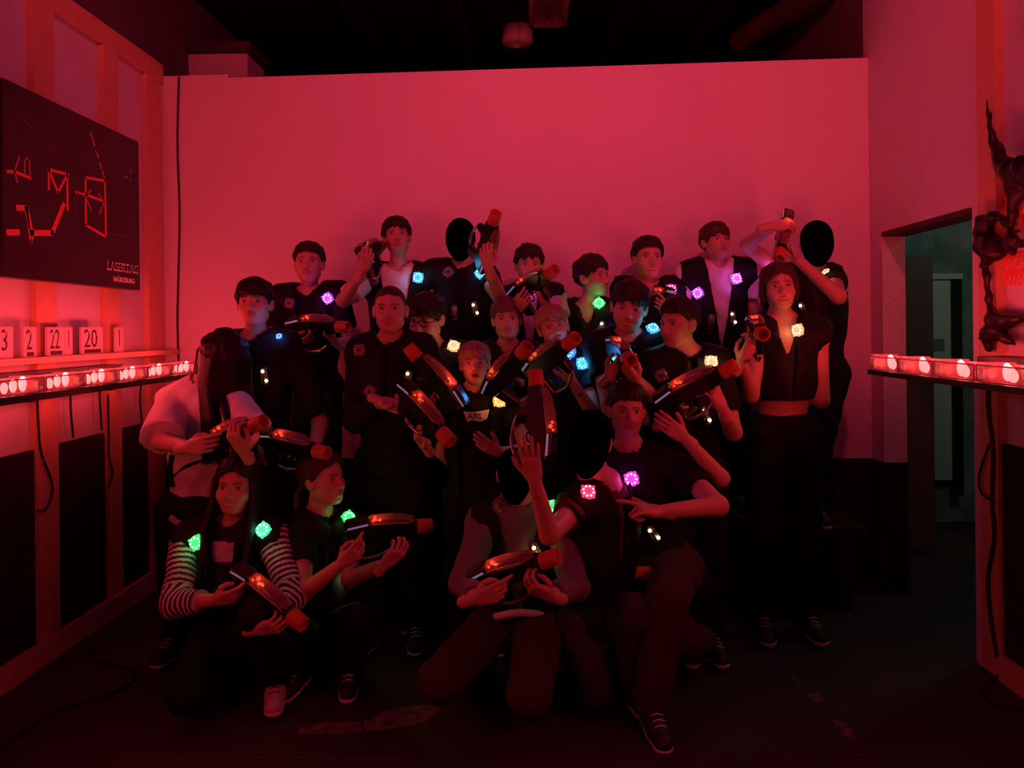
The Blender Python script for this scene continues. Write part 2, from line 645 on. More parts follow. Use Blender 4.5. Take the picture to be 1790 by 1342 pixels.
strokes('plan_line', [[(31, 363), (46, 364), (55, 407), (91, 407), (111, 358)], [(14, 406), (31, 406)]], 0.024, M_LINE)
strokes('plan_line', [[(46, 364), (54, 424), (58, 402)], [(85, 330), (85, 296), (119, 305)]], 0.013, M_LINE)
strokes('plan_line', [[(85, 296), (101, 336), (117, 306)], [(117, 304), (118, 366)], [(13, 300), (25, 300), (53, 311)]], 0.013, M_LINE)
strokes('plan_line', [[(149, 310), (183, 316), (185, 414), (150, 393), (149, 310)], [(133, 336), (150, 340), (182, 352)]], 0.012, M_LINE)
strokes('plan_line', [[(158, 331), (150, 345), (159, 368)], [(172, 338), (182, 353), (173, 374)]], 0.008, M_MID)
strokes('plan_line', [[(33, 274), (25, 300), (30, 317)], [(43, 303), (43, 276), (51, 278), (52, 305)]], 0.009, M_MID)
strokes('plan_line', [[(158, 232), (165, 254)], [(167, 264), (172, 275)], [(174, 286), (177, 294)], [(179, 300), (182, 310)]], 0.011, M_MID)
for q_ in ([[(126, 304), (130, 310), (131, 376)], [(200, 349), (220, 351), (244, 361)], [(199, 409), (222, 415), (244, 433)],
                       [(136, 318), (136, 350)], [(142, 322), (142, 340)], [(14, 213), (24, 217)], [(35, 202), (55, 223)], [(86, 250), (108, 270)]]):
    strokes('faint_line', [q_], 0.006, M_DIM)
for q_ in ([[(228, 296), (228, 302)], [(219, 311), (222, 308)], [(228, 311), (228, 314)]]):
    strokes('faint_line', [q_], 0.008, M_MID)
# text runs along +y (away from the camera) on a plane facing +x
mw = Matrix(((0, 0, 1, XS + 0.001), (1, 0, 0, 3.645), (0, 1, 0, 1.703), (0, 0, 0, 1))) @ Matrix.Diagonal((1.0, 1.0, 1, 1))
text_mesh('shop_name', 'LASERTAG', 0.062, mw, M_PALE, board, 0.002)
mw = Matrix(((0, 0, 1, XS + 0.001), (1, 0, 0, 3.70), (0, 1, 0, 1.652), (0, 0, 0, 1)))
text_mesh('town_name', 'WÜRZBURG', 0.036, mw, M_PALE, board, 0.002)
b = MB()
for zz in (1.714, 1.726):
    b.box((XS, 3.64, zz), (XS + 0.0045, 3.95, zz + 0.004))
b.build('print_gap', M_BOARD, board)

# stencilled number plates over the trays
M_PLATE = mat('pale_plate', (0.66, 0.55, 0.55), 0.8)
M_INK = mat('dark_ink', (0.05, 0.012, 0.012), 0.7)
plates = [((0, 20), '3', False), ((45, 61), '2', True), ((87, 110), '22', True), ((118, 124), '1', False), ((147, 177), '20', True), ((207, 213), '1', False)]
labels = ['number plate 3 at the left picture edge over the shelf', 'number plate 2 before the first wide stud', 'number plate 22 just beyond the first stud',
          'narrow number 1 directly after the 22', 'number plate 20 before the second stud', 'narrow number 1 alone on the second stud']
for (xs, s, bar), lb in zip(plates, labels):
    Xp = -2.045
    a, c = PX(xs[0] - 4, 600, Xp), PX(xs[1] + 3, 600, Xp)
    w = c.y - a.y
    pb = MB()
    pb.box((Xp - 0.012, a.y, 1.307), (Xp, c.y, 1.43), 0, 0.002)
    o = pb.build('number_plate', M_PLATE)
    tag(o, lb, 'number plate', 'stencilled numbers over the left shelf')
    n = len(s)
    sx = (w - 0.03) / (n * 0.075)
    mw = Matrix(((0, 0, 1, Xp), (1, 0, 0, a.y + 0.015), (0, 1, 0, 1.338), (0, 0, 0, 1))) @ Matrix.Diagonal((sx, 1, 1, 1))
    text_mesh('numeral', s, 0.118, mw, M_INK, o, 0.001)
    for k in range(n):
        gb = MB()
        yc = a.y + 0.015 + (k + 0.46) * 0.075 * sx
        if s != '1':
            gb.box((Xp, yc - 0.003 * sx, 1.395), (Xp + 0.002, yc + 0.003 * sx, 1.425))
            gb.build('stencil_gap', M_PLATE, o)
    if bar:
        bb = MB()
        bb.box((Xp, a.y + 0.02, 1.312), (Xp + 0.002, c.y - 0.02, 1.328))
        bb.build('underline', M_INK, o)

# ------------------------------------------------------------------ right wall: warning sign, number sign, creature
M_SIGN = mat('red_sign', (0.85, 0.13, 0.09), 0.5)
M_SIGNTXT = mat('faded_sign_text', (0.9, 0.42, 0.40), 0.5)
Xs = XRP - 0.004
p0 = PX(1753, 445, Xs)
p1 = PX(1753, 500, Xs)
sg = slab('warning_sign', (Xs, p0.y - 0.40, p1.z), (XRP, p0.y, p0.z), M_SIGN)
tag(sg, 'red warning sign with pale words ACHTUNG and WARNUNG on the right wall', 'sign')


def right_text(name, s, size, y, z, parent, m, rot=0.0, outline=False):
    # runs towards the camera on a plane facing -x
    mw = Matrix(((0, 0, -1, Xs - 0.001), (-1, 0, 0, y), (0, 1, 0, z), (0, 0, 0, 1))) @ Matrix.Rotation(rot, 4, 'Z')
    return text_mesh(name, s, size, mw, m, parent, 0.001, outline)


right_text('sign_word', 'ACHTUNG', 0.062, p0.y - 0.022, p0.z - 0.062, sg, M_SIGNTXT)
right_text('sign_word', 'WARNUNG', 0.062, p0.y - 0.016, p0.z - 0.126, sg, M_SIGNTXT)
p0 = PX(1755, 322, Xs)
p1 = PX(1755, 432, Xs)
sg2 = slab('number_sign', (Xs, p0.y - 0.38, p1.z), (XRP, p0.y, p0.z), mat('pink_sign', (0.75, 0.45, 0.45), 0.6))
tag(sg2, 'pale sign with upright outlined number and crossed red bars on the right wall', 'sign')
right_text('outlined_number', '100', 0.085, p0.y - 0.10, p1.z + 0.03, sg2, M_INK, PI / 2, False)
b = MB()
for q in (((1759, 326), (1759, 400)), ((1778, 352), (1795, 395)), ((1795, 345), (1780, 400))):
    a, c = PX(*q[0], Xs), PX(*q[1], Xs)
    b.tube([a, c], 0.008, 0, 6)
b.build('red_bar', M_SIGN, sg2)
b = MB()
for x in (1775, 1783, 1791):
    c = PX(x, 425, Xs)
    b.box((Xs - 0.004, c.y - 0.02, c.z - 0.018), (Xs, c.y, c.z + 0.012))
b.build('dark_mark', M_INK, sg2)

# ceiling fixtures
lt = empty('strip_lamp', (0, 0, 0))
tag(lt, 'unlit open strip lamp with one tube hanging under the dark ceiling', 'lamp')
pc, pd = P(925, 50, 5.0), P(990, 50, 5.0)
z0 = pc.z
b = MB()
b.box((pc.x, 4.0, z0 + 0.06), (pd.x, 5.0, z0 + 0.085))
b.box((pc.x, 4.0, z0), (pc.x + 0.03, 5.0, z0 + 0.07))
b.box((pd.x - 0.03, 4.0, z0), (pd.x, 5.0, z0 + 0.07))
b.box((pc.x, 4.97, z0), (pd.x, 5.0, z0 + 0.07))
b.build('housing', M_WHITEMET, lt)
b = MB()
xm = (pc.x + pd.x) / 2
b.tube([(xm, 4.05, z0 + 0.03), (xm, 4.95, z0 + 0.03)], 0.013, 0, 10)
b.build('tube', M_TUBE, lt, True)
b = MB()
for yy in (4.1, 4.95):
    b.box((xm - 0.015, yy - 0.02, z0 + 0.0), (xm + 0.015, yy, z0 + 0.06))
b.build('socket', M_WHITEMET, lt)
b = MB()
for yy in (4.2, 4.8):
    b.tube([(xm, yy, z0 + 0.08), (xm, yy, 3.6)], 0.008, 0, 6)
b.build('hanger', M_BLACK, lt)
c = P(905, 82, 5.6)
b = MB()
b.lathe([(3.6, 0.0), (3.6, 0.11), (c.z + 0.03, 0.115), (c.z, 0.085), (c.z - 0.01, 0.0)], 'z', 0, 20)
o = b.build('smoke_detector', M_WHITEMET, None, True)
o.location = (c.x, 5.6, 0)
tag(o, 'round smoke detector under the dark ceiling beyond the white partition', 'detector')
b = MB()
b.tube(rail([P(1290, 75, 5.6), P(1350, 35, 5.2), P(1410, 5, 4.8), P(1450, -30, 4.5)]), 0.09, 0, 14)
o = b.build('ceiling_pipe', mat('dull_pipe', (0.11, 0.06, 0.05), 0.5), None, True)
tag(o, 'fat dull pipe slanting under the ceiling above the right end of the partition', 'pipe')

# cables on the walls and floor
def cable(pts, r, label):
    b = MB()
    b.tube(rail(pts), r, 0, 7)
    return tag(b.build('hanging_cable', M_CABLE, None, True), label, 'cable')


XC = XL + 0.008
cable([PX(65, 690, XC), PX(67, 740, XC), PX(72, 790, XC), PX(92, 850, XC), PX(82, 888, XC), PX(67, 893, XC)], 0.005, 'black cable looping from the left shelf over the nearest wide stud')
cable([PX(123, 685, XLP + .035), PX(124, 720, XLP + .035), PX(128, 765, XLP + .035)], 0.005, 'short black cable hanging over the middle black panel, nearer one')
cable([PX(174, 682, XLP + .035), PX(175, 710, XLP + .035), PX(178, 752, XLP + .035)], 0.005, 'short black cable hanging over the middle black panel, further one')
cable([PX(189, 690, XC), PX(190, 760, XC), PX(190, 795, XC), PX(197, 825, XC), PX(190, 850, XC)], 0.005, 'black cable hanging down the edge of the second stud')
cable([PX(247, 670, XLP + .035), PX(245, 700, XLP + .035), PX(248, 737, XLP + .035)], 0.005, 'black cable hanging over the furthest black panel on the left')
cable([PX(286, 940, XC), PX(281, 960, XC), PX(274, 985, XC)], 0.005, 'short black cable low beside the left corner stud')
cable([FL(165, 1125, .006), FL(160, 1150, .006), FL(215, 1165, .006), FL(240, 1182, .006), FL(190, 1213, .006), FL(110, 1237, .006), FL(50, 1272, .006), FL(0, 1312, .006)], 0.006,
      'long black cable snaking over the floor at the foot of the left wall')
XC = XR - 0.008
cable([PX(1727, 672, XC), PX(1728, 720, XC), PX(1736, 790, XC), PX(1734, 870, XC), PX(1738, 940, XC), PX(1727, 1010, XC), PX(1733, 1090, XC), PX(1744, 1150, XC)], 0.008,
      'thick black cable running down the right stud to the floor')
cable([PX(1730, 775, XC - .01), PX(1712, 830, XC - .01), PX(1716, 862, XC - .01), PX(1738, 876, XC - .01)], 0.005, 'thin black cable looping off the cable on the right stud')
cable([FL(1746, 1180, .006), FL(1720, 1206, .006), FL(1740, 1228, .006), FL(1789, 1238, .006)], 0.006, 'black cable lying on the floor at the foot of the right wall')
o = slab('wall_socket', (XR - 0.004, PX(1741, 880, XR).y - 0.02, PX(1741, 895, XR).z), (XR, PX(1741, 880, XR).y + 0.01, PX(1741, 870, XR).z), M_STUD, None, 0.004)
tag(o, 'small square cable clip box on the right stud', 'socket')

# worn patches and lines on the dark floor
def patch(name, pts, m=M_SCUFF, h=0.002):
    n = len(pts)
    lo = [FL(*p) for p in pts]
    hi = [p + Vector((0, 0, h)) for p in lo]
    fs = [tuple(range(n)), tuple(range(2 * n - 1, n - 1, -1))] + [(i, i + n, (i + 1) % n + n, (i + 1) % n) for i in range(n)]
    return link(name, lo + hi, fs, m, floor)


patch('worn_patch', [(525, 1270), (560, 1263), (630, 1262), (632, 1278), (580, 1282), (522, 1283)])
patch('worn_patch', [(634, 1262), (680, 1240), (745, 1232), (772, 1240), (745, 1262), (690, 1272), (640, 1279)])
patch('floor_scratch', [(1382, 1181), (1386, 1181), (1412, 1214), (1408, 1216)])
patch('worn_patch', [(1405, 1214), (1432, 1212), (1441, 1226), (1428, 1228), (1412, 1222)])
patch('worn_patch', [(1448, 1250), (1462, 1258), (1484, 1268), (1494, 1292), (1478, 1290), (1462, 1272)])
patch('floor_scratch', [(1502, 1318), (1530, 1317), (1530, 1320), (1502, 1321)])
for ln in ([(868, 1200), (872, 1342)], [(1180, 1322), (1560, 1320)], [(250, 1322), (700, 1326)], [(450, 1400), (530, 1262), (640, 1150)]):
    b = MB()
    b.tube([FL(x, y, 0.001) for x, y in ln], 0.003, 0, 6)
    b.build('floor_seam', mat('seam', (0.07, 0.04, 0.04), 0.6), floor)

# the low black bench the back row stands on
bn = empty('low_bench', (0, 0, 0))
tag(bn, 'long low black bench that the back row stands on before the partition', 'bench')
slab('top', (-1.5, 3.72, 0.38), (1.62, 4.08, 0.42), M_BLACKPANEL, bn, 0.006)
for x in (-1.45, -0.45, 0.55, 1.5):
    slab('leg', (x, 3.76, 0.0), (x + 0.06, 4.04, 0.38), M_BLACKPANEL, bn, 0.004)

# ================================================================== people: distance fields and their surfaces
f32 = np.float32


def smin(a, b, k):
    if k <= 0:
        return np.minimum(a, b)
    h = np.maximum(k - np.abs(a - b), 0) / k
    return np.minimum(a, b) - h * h * k * 0.25


def cone_d(p, a, b, r1, r2):
    a, b = np.asarray(a, f32), np.asarray(b, f32)
    ab = b - a
    L2 = max(float(ab @ ab), 1e-9)
    pa = p - a
    t = np.clip((pa @ ab) / L2, 0, 1)
    q = pa - t[..., None] * ab
    return np.sqrt((q * q).sum(-1)) - (r1 + (r2 - r1) * t)


def ell_d(p, c, rad, R=None):
    q = p - np.asarray(c, f32)
    if R is not None:
        q = q @ np.asarray(R, f32)
    rad = np.asarray(rad, f32)
    k0 = np.sqrt(((q / rad) ** 2).sum(-1))
    k1 = np.sqrt(((q / (rad * rad)) ** 2).sum(-1))
    return k0 * (k0 - 1.0) / np.maximum(k1, 1e-6)


def prim_d(pr, p):
    return cone_d(p, *pr[1:5]) if pr[0][0] == 'c' else ell_d(p, *pr[1:4])


def prim_box(pr):
    if pr[0][0] == 'c':
        a, b = np.asarray(pr[1]), np.asarray(pr[2])
        r = max(pr[3], pr[4])
        return np.minimum(a, b) - r, np.maximum(a, b) + r
    r = max(pr[2]) if pr[3] is not None else np.asarray(pr[2])
    return np.asarray(pr[1]) - r, np.asarray(pr[1]) + r


def C(a, b, r1, r2, k=0.02, cut=False):
    return ('c-' if cut else 'c', np.asarray(a, f32), np.asarray(b, f32), r1, r2, k)


def EL(c, rad, R=None, k=0.02, cut=False):
    return ('e-' if cut else 'e', np.asarray(c, f32), tuple(rad), R, k)


class Grid:
    def __init__(self, lo, hi, h):
        self.o = np.asarray(lo, f32)
        self.h = h
        self.n = tuple(int(math.ceil((b - a) / h)) + 1 for a, b in zip(lo, hi))
        self.ax = [self.o[i] + h * np.arange(self.n[i], dtype=f32) for i in range(3)]

    def pts(self):
        return np.stack(np.meshgrid(*self.ax, indexing='ij'), -1)

    def eval(self, prims, m=0.09):
        Fd = np.full(self.n, 0.25, f32)
        for pr in prims:
            lo, hi = prim_box(pr)
            sl = []
            for i in range(3):
                a = int(max(0, math.floor((lo[i] - m - self.o[i]) / self.h)))
                b = int(min(self.n[i], math.ceil((hi[i] + m - self.o[i]) / self.h) + 1))
                sl.append(slice(a, max(a, b)))
            if any(s.stop <= s.start for s in sl):
                continue
            pts = np.stack(np.meshgrid(*[self.ax[i][sl[i]] for i in range(3)], indexing='ij'), -1)
            d = prim_d(pr, pts)
            sl = tuple(sl)
            if pr[0].endswith('-'):
                Fd[sl] = -smin(-Fd[sl], d, pr[-1])
            else:
                Fd[sl] = smin(Fd[sl], d, pr[-1])
        return Fd


EDGES = [(0, 1), (2, 3), (4, 5), (6, 7), (0, 2), (1, 3), (4, 6), (5, 7), (0, 4), (1, 5), (2, 6), (3, 7)]


def nets(Fd, o, h):
    nx, ny, nz = Fd.shape
    s = Fd < 0
    cnt = np.zeros((nx - 1, ny - 1, nz - 1), np.int8)
    for a in (0, 1):
        for b in (0, 1):
            for c in (0, 1):
                cnt += s[a:nx - 1 + a, b:ny - 1 + b, c:nz - 1 + c]
    act = (cnt > 0) & (cnt < 8)
    I, J, K = np.nonzero(act)
    M = len(I)
    if M == 0:
        return np.zeros((0, 3)), np.zeros((0, 4), int)
    vals = np.empty((M, 8), f32)
    off = np.empty((8, 3), f32)
    for q in range(8):
        a, b, c = q & 1, (q >> 1) & 1, (q >> 2) & 1
        vals[:, q] = Fd[I + a, J + b, K + c]
        off[q] = (a, b, c)
    acc = np.zeros((M, 3), f32)
    w = np.zeros(M, f32)
    for a, b in EDGES:
        va, vb = vals[:, a], vals[:, b]
        x = (va < 0) != (vb < 0)
        t = np.where(x, va / np.where(x, va - vb, 1), 0)
        acc += np.where(x[:, None], off[a] + t[:, None] * (off[b] - off[a]), 0)
        w += x
    V = (np.stack([I, J, K], -1) + acc / w[:, None]) * h + o
    idx = np.full(act.shape, -1, np.int32)
    idx[I, J, K] = np.arange(M)
    quads = []
    for ax in range(3):
        s0 = np.take(s, range(0, s.shape[ax] - 1), ax)
        s1 = np.take(s, range(1, s.shape[ax]), ax)
        A = np.argwhere(s0 != s1)
        u, v = [(1, 2), (2, 0), (0, 1)][ax]
        ok = (A[:, u] > 0) & (A[:, v] > 0) & (A[:, u] < s.shape[u] - 1) & (A[:, v] < s.shape[v] - 1)
        A = A[ok]
        eu, ev = np.eye(3, dtype=int)[u], np.eye(3, dtype=int)[v]
        q = np.stack([idx[tuple((A - eu - ev).T)], idx[tuple((A - ev).T)], idx[tuple(A.T)], idx[tuple((A - eu).T)]], -1)
        fl = s0[tuple(A.T)]
        q[~fl] = q[~fl][:, ::-1]
        quads.append(q[(q >= 0).all(1)])
    return V, np.concatenate(quads)


def surface(prims, h, pad=0.03, m=0.09):
    los, his = zip(*[prim_box(p) for p in prims if not p[0].endswith('-')])
    g = Grid(np.min(los, 0) - pad, np.max(his, 0) + pad, h)
    return nets(g.eval(prims, m), g.o, h)


# ------------------------------------------------------------------ heads, hands and hair in their own frames (x right, y forward, z up)
HEADS, HANDS, HAIRS = {}, {}, {}


def head_prims(mouth):
    pr = [EL((0, -.012, .028), (.073, .092, .085), None, 0), EL((0, .022, -.040), (.052, .060, .072), None, .04),
          C((0, .060, -.090), (0, .055, -.086), .016, .016, .03),
          C((.037, .052, -.028), (.030, .060, -.04), .022, .018, .03), C((-.037, .052, -.028), (-.030, .060, -.04), .022, .018, .03),
          C((.046, .0, -.056), (.022, .05, -.084), .015, .014, .03), C((-.046, .0, -.062), (-.024, .05, -.088), .018, .016, .03)]
    for s in (-1, 1):
        pr.append(EL((s * .032, .094, .001), (.019, .018, .013), None, .016, True))
        pr.append(C((s * .012, .079, .020), (s * .045, .064, .017), .0075, .007, .012))
    pr.append(C((0, .079, .002), (0, .099, -.029), .0068, .0105, .010))
    for s in (-1, 1):
        pr.append(C((s * .011, .088, -.034), (s * .011, .091, -.034), .0085, .0085, .006))
    for s in (-1, 1):
        pr.append(EL((s * .0305, .0635, .001), (.0145, .0145, .0135), None, .002))
    if mouth == 'open':
        pr += [EL((0, .083, -.054), (.022, .011, .006), None, .008), EL((0, .078, -.083), (.019, .011, .007), None, .008),
               EL((0, .090, -.068), (.014, .022, .009), None, .004, True)]
    elif mouth == 'smile':
        pr += [EL((0, .081, -.056), (.025, .010, .005), None, .008), EL((0, .079, -.072), (.022, .010, .006), None, .008),
               C((-.026, .083, -.0565), (0, .094, -.0665), .0035, .0075, .003, True), C((.026, .083, -.0565), (0, .094, -.0665), .0035, .0075, .003, True),
               C((.040, .050, -.036), (.036, .056, -.044), .021, .017, .02), C((-.040, .050, -.036), (-.036, .056, -.044), .021, .017, .02)]
    else:
        pr += [EL((0, .083, -.058), (.022, .011, .0055), None, .007), EL((0, .081, -.0695), (.019, .011, .0065), None, .007),
               EL((0, .094, -.0635), (.025, .011, .0016), None, .003, True)]
    for s in (-1, 1):
        Re = np.array([[.93, s * -.25, 0], [s * .25, .93, -.2], [0, .2, .98]])
        pr.append(EL((s * .077, -.012, -.008), (.010, .021, .032), Re, .008))
        pr.append(EL((s * .088, -.005, -.006), (.008, .011, .018), Re, .004, True))
    pr.append(C((0, -.018, -.06), (0, -.03, -.15), .046, .047, .03))
    return pr


def head_mesh(mouth):
    if mouth not in HEADS:
        V, Q = surface(head_prims(mouth), .0048, .012, .03)
        x, y, z = V[:, 0], V[:, 1], V[:, 2]
        fr = y > .045
        col = np.ones((len(V), 3), f32)
        mz = -.0635
        lip = np.clip(1.4 - (((np.abs(x) / .025) ** 2 + ((z - mz) / (.0135 if mouth != 'open' else .024)) ** 2)), 0, 1) * fr
        lip = np.clip(lip * 1.6, 0, 1)
        col = col * (1 - lip[:, None]) + np.array((.80, .55, .55), f32) * lip[:, None]
        ins = ((np.abs(x) / (.0145 if mouth == 'open' else .023)) ** 2 + ((z - (-.068 if mouth == 'open' else -.0665 + .011 * (x / .026) ** 2)) / (.0095 if mouth == 'open' else .0045)) ** 2 < 1) & (y > .05) & (y < (.083 if mouth == 'open' else .086))
        if mouth != 'closed':
            col[ins] = (.10, .03, .03) if mouth == 'open' else (1.25, 1.5, 1.7)
        brow = np.clip(1.5 - np.abs(z - (.0205 + .10 * (np.abs(x) - .028) - .35 * np.maximum(np.abs(x) - .034, 0))) / .0042, 0, 1) * (np.abs(x) > .012) * (np.abs(x) < .047) * fr
        col = col * (1 - .72 * brow[:, None])
        for s in (-1, 1):
            dx, dz = x - s * .0315, z - .001
            eye = np.clip(3.0 * (1.15 - (dx / .0125) ** 2 - (dz / .0068) ** 2), 0, 1) * (y > .058)
            col = col * (1 - eye[:, None]) + np.array((.95, 1.2, 1.3), f32) * .8 * eye[:, None]
            iris = np.clip(3.0 * (1.2 - (dx / .0058) ** 2 - (dz / .0062) ** 2), 0, 1) * (y > .058)
            col = col * (1 - iris[:, None]) + np.array((.07, .05, .05), f32) * iris[:, None]
            lid = np.clip(1.3 - np.abs(dz - .0075) / .003, 0, 1) * (np.abs(dx) < .015) * (y > .055)
            col = col * (1 - .6 * lid[:, None])
        HEADS[mouth] = (V, Q, col)
    return HEADS[mouth]


CURLS = {'grip': ((.75, 1.0, .6),) * 4, 'trigger': ((.25, .35, .2), (.8, 1.1, .6), (.85, 1.1, .6), (.9, 1.1, .6)),
         'point': ((0, .1, .05), (1.2, 1.5, .9), (1.25, 1.5, .9), (1.2, 1.4, .8)), 'flat': ((.05, .1, .08),) * 4,
         'relax': ((.3, .45, .3), (.4, .5, .35), (.45, .55, .35), (.5, .55, .35)), 'spread': ((.05, .25, .15), (.2, .45, .3), (.45, .6, .4), (.6, .7, .5)),
         'horn': ((0, .1, .05), (1.2, 1.5, .9), (1.25, 1.5, .9), (.1, .2, .1))}


def hand_mesh(pose, side):
    key = (pose, side)
    if key in HANDS:
        return HANDS[key]
    base = [(.029, .090), (.0095, .095), (-.0105, .090), (-.029, .079)]
    seg = [(.041, .025, .020), (.045, .029, .021), (.042, .027, .020), (.033, .021, .018)]
    spread = {'flat': (.10, .02, -.06, -.14), 'spread': (.22, .04, -.12, -.26), 'horn': (.1, 0, 0, -.3)}.get(pose, (.05, .0, -.04, -.08))
    pr = [C((0, -.06, 0), (0, .01, 0), .026, .024, .02)]
    for (x, y) in base:
        pr.append(C((x * .55, .012, 0), (x, y, 0), .0145, .0105, .014))
    pr.append(C((.018, .028, .006), (.012, .055, .008), .017, .013, .016))
    pr.append(C((-.018, .03, .006), (-.02, .06, .006), .014, .012, .016))
    for f in range(4):
        p = np.array((base[f][0], base[f][1], 0.0))
        a = 0.0
        r = .0092 if f < 3 else .0078
        lat = np.array((math.sin(spread[f]), math.cos(spread[f]), 0))
        for j in range(3):
            a += CURLS[pose][f][j]
            d = lat * math.cos(a) + np.array((0, 0, 1)) * math.sin(a)
            q = p + d * seg[f][j]
            pr.append(C(p, q, r - .0006 * j, r - .0006 * (j + 1), .003))
            p = q
    if pose in ('flat', 'spread', 'relax'):
        t = [(.020, .018, .004), (.044, .045, .010), (.062, .070, .016), (.070, .094, .020)]
    elif pose == 'horn':
        t = [(.020, .018, .004), (.050, .038, .008), (.076, .056, .012), (.096, .072, .014)]
    else:
        t = [(.020, .018, .006), (.042, .044, .022), (.040, .070, .038), (.028, .090, .046)]
    rr = (.0135, .0115, .0105, .0085)
    for j in range(3):
        pr.append(C(t[j], t[j + 1], rr[j], rr[j + 1], .008 if j == 0 else .003))
    V, Q = surface(pr, .0043, .009, .02)
    if side < 0:
        V = V * np.array((-1, 1, 1), f32)
        Q = Q[:, ::-1]
    HANDS[key] = (V, Q)
    return HANDS[key]


ZL = {'short': (.060, .052, .012, -.02, -.055), 'fringe': (.040, .030, -.012, -.03, -.065), 'buzz': (.066, .058, .018, -.015, -.05), 'messy': (.052, .045, .0, -.03, -.06),
      'swept': (.055, .035, -.005, -.03, -.06), 'long': (.078, .045, -.02, -.06, -.10), 'bob': (.072, .040, -.02, -.05, -.08), 'tied': (.078, .055, .012, -.03, -.08),
      'curtain': (.02, -.03, -.06, -.08, -.10)}
AZ = np.radians((0, 50, 80, 105, 180))


def hair_mesh(style, seed=0):
    key = (style, seed)
    if key in HAIRS:
        return HAIRS[key]
    rnd = random.Random(seed * 13 + len(style))
    if style == 'cover':
        pr = [EL((0, -.012, .030), (.083, .106, .096), None, 0), EL((0, .030, -.040), (.066, .084, .080), None, .05), EL((0, .06, -.01), (.05, .05, .05), None, .05), C((0, .08, 0), (0, .098, -.03), .016, .018, .03),
              C((0, .060, -.098), (0, .055, -.094), .024, .024, .03), C((0, -.055, -.02), (0, -.03, -.11), .05, .035, .04)]
        HAIRS[key] = surface(pr, .006, .02, .04)
        return HAIRS[key]
    thick = .004 if style == 'buzz' else .009
    rc = np.array((.073 + thick, .092 + thick, .085 + thick))
    cc = np.array((0, -.012, .028))
    pr = []
    zl = ZL[style]
    n = {'buzz': 0}.get(style, 84)

    def on(az, el, ex=0.0):
        return cc + (rc + ex) * np.array((math.cos(el) * math.sin(az), math.cos(el) * math.cos(az), math.sin(el)))
    for i in range(n):
        az = (i / n * 2 - 1) * PI + rnd.uniform(-.05, .05)
        zend = float(np.interp(abs(az), AZ, zl)) + rnd.uniform(-.016, .010) * (1.3 if style in ('messy', 'swept', 'fringe') else .8)
        el1 = math.asin(max(-.99, min(.99, (zend - cc[2]) / rc[2])))
        el0 = rnd.uniform(1.15, 1.5)
        twist = rnd.uniform(-.25, .25) + (.35 if style in ('swept', 'fringe') else 0) * (1 if abs(az) < 1 else 0)
        lift = rnd.uniform(.0, .006)
        tip = rnd.uniform(.0, .008) if style in ('messy', 'swept') else 0.002
        ps = [on(az + twist * (1 - t), el0 + (el1 - el0) * t, lift * math.sin(PI * t) + tip * t) for t in (0, .35, .7, 1)]
        rr = (.010, .011, .0075, .003)
        for j in range(3):
            pr.append(C(ps[j], ps[j + 1], rr[j], rr[j + 1], .004))
    if style in ('messy', 'spiky', 'short', 'swept'):
        for i in range(14 if style != 'short' else 7):
            az = rnd.uniform(-PI, PI)
            el = rnd.uniform(.7, 1.5)
            a = on(az, el)
            d = np.array((rnd.uniform(-.6, .6), rnd.uniform(-.2, .9), rnd.uniform(.3, 1)))
            pr.append(C(a, a + d * .02, .008, .003, .006))
    strands = []
    if style in ('long', 'curtain'):
        for s in (-1, 1):
            for i in range(17):
                y = -.085 + i * .0075 + (0.02 if style == 'curtain' else 0.0)
                L = rnd.uniform(.26, .34)
                x1 = .083 * math.sqrt(max(.15, 1 - (y / .12) ** 2))
                fw = (.17 if style == 'curtain' else .085) if y > -.045 else -.03
                strands.append([(s * .02, y * .5 - .01, .112), (s * x1, y, .03), (s * (x1 + .005), y + fw * .15, -.07), (s * (x1 + .014), y + fw * .75, -.17), (s * (x1 + rnd.uniform(-.01, .012)), y + fw + rnd.uniform(-.01, .02), -L - .03)])
        for i in range(14):
            x = -.07 + i * .0108
            strands.append([(x * .3, -.06, .105), (x, -.105, .0), (x * 1.05, -.10, -.10), (x * 1.1, -.095 + rnd.uniform(-.01, .01), -.30 + rnd.uniform(-.03, .03))])
        if style == 'curtain':
            for i in range(16):
                x = -.072 + i * .0096
                strands.append([(x * .4, .04, .112), (x, .095 - abs(x) * .4, .035), (x * 1.02, .105 - abs(x) * .4, -.05), (x * 1.0, .13 - abs(x) * .3, -.13), (x * .95, .17 - abs(x) * .3, -.23 + rnd.uniform(-.04, .03))])
    elif style == 'bob':
        for s in (-1, 1):
            for i in range(13):
                y = -.09 + i * .0085
                x1 = .084 * math.sqrt(max(.2, 1 - (y / .13) ** 2))
                strands.append([(s * .015, y * .5, .115), (s * x1, y, .03), (s * (x1 + .004), y - .006, -.03), (s * (x1 - .006), y + rnd.uniform(-.01, .008), -.055 + rnd.uniform(-.02, .012))])
        for i in range(12):
            x = -.07 + i * .0127
            strands.append([(x * .3, -.06, .105), (x, -.108, .01), (x, -.102, -.06), (x, -.085, -.10)])
    elif style == 'tied':
        for i in range(22):
            az = PI + (i - 10.5) * .16
            ps = [on(az * 1.0, e, .002) for e in (1.3, .6, .0)]
            strands.append([tuple(p) for p in ps] + [(rnd.uniform(-.02, .02), -.10, -.045)])
        for i in range(9):
            x = (i - 4) * .011
            strands.append([(x * .5, -.105, -.02), (x, -.125, -.07), (x * 1.3, -.115, -.15), (x * 1.2, -.10, -.24 + rnd.uniform(-.03, .02))])
    for st in strands:
        for j in range(len(st) - 1):
            pr.append(C(st[j], st[j + 1], .0115, .0115 if j < len(st) - 2 else .006, .004))
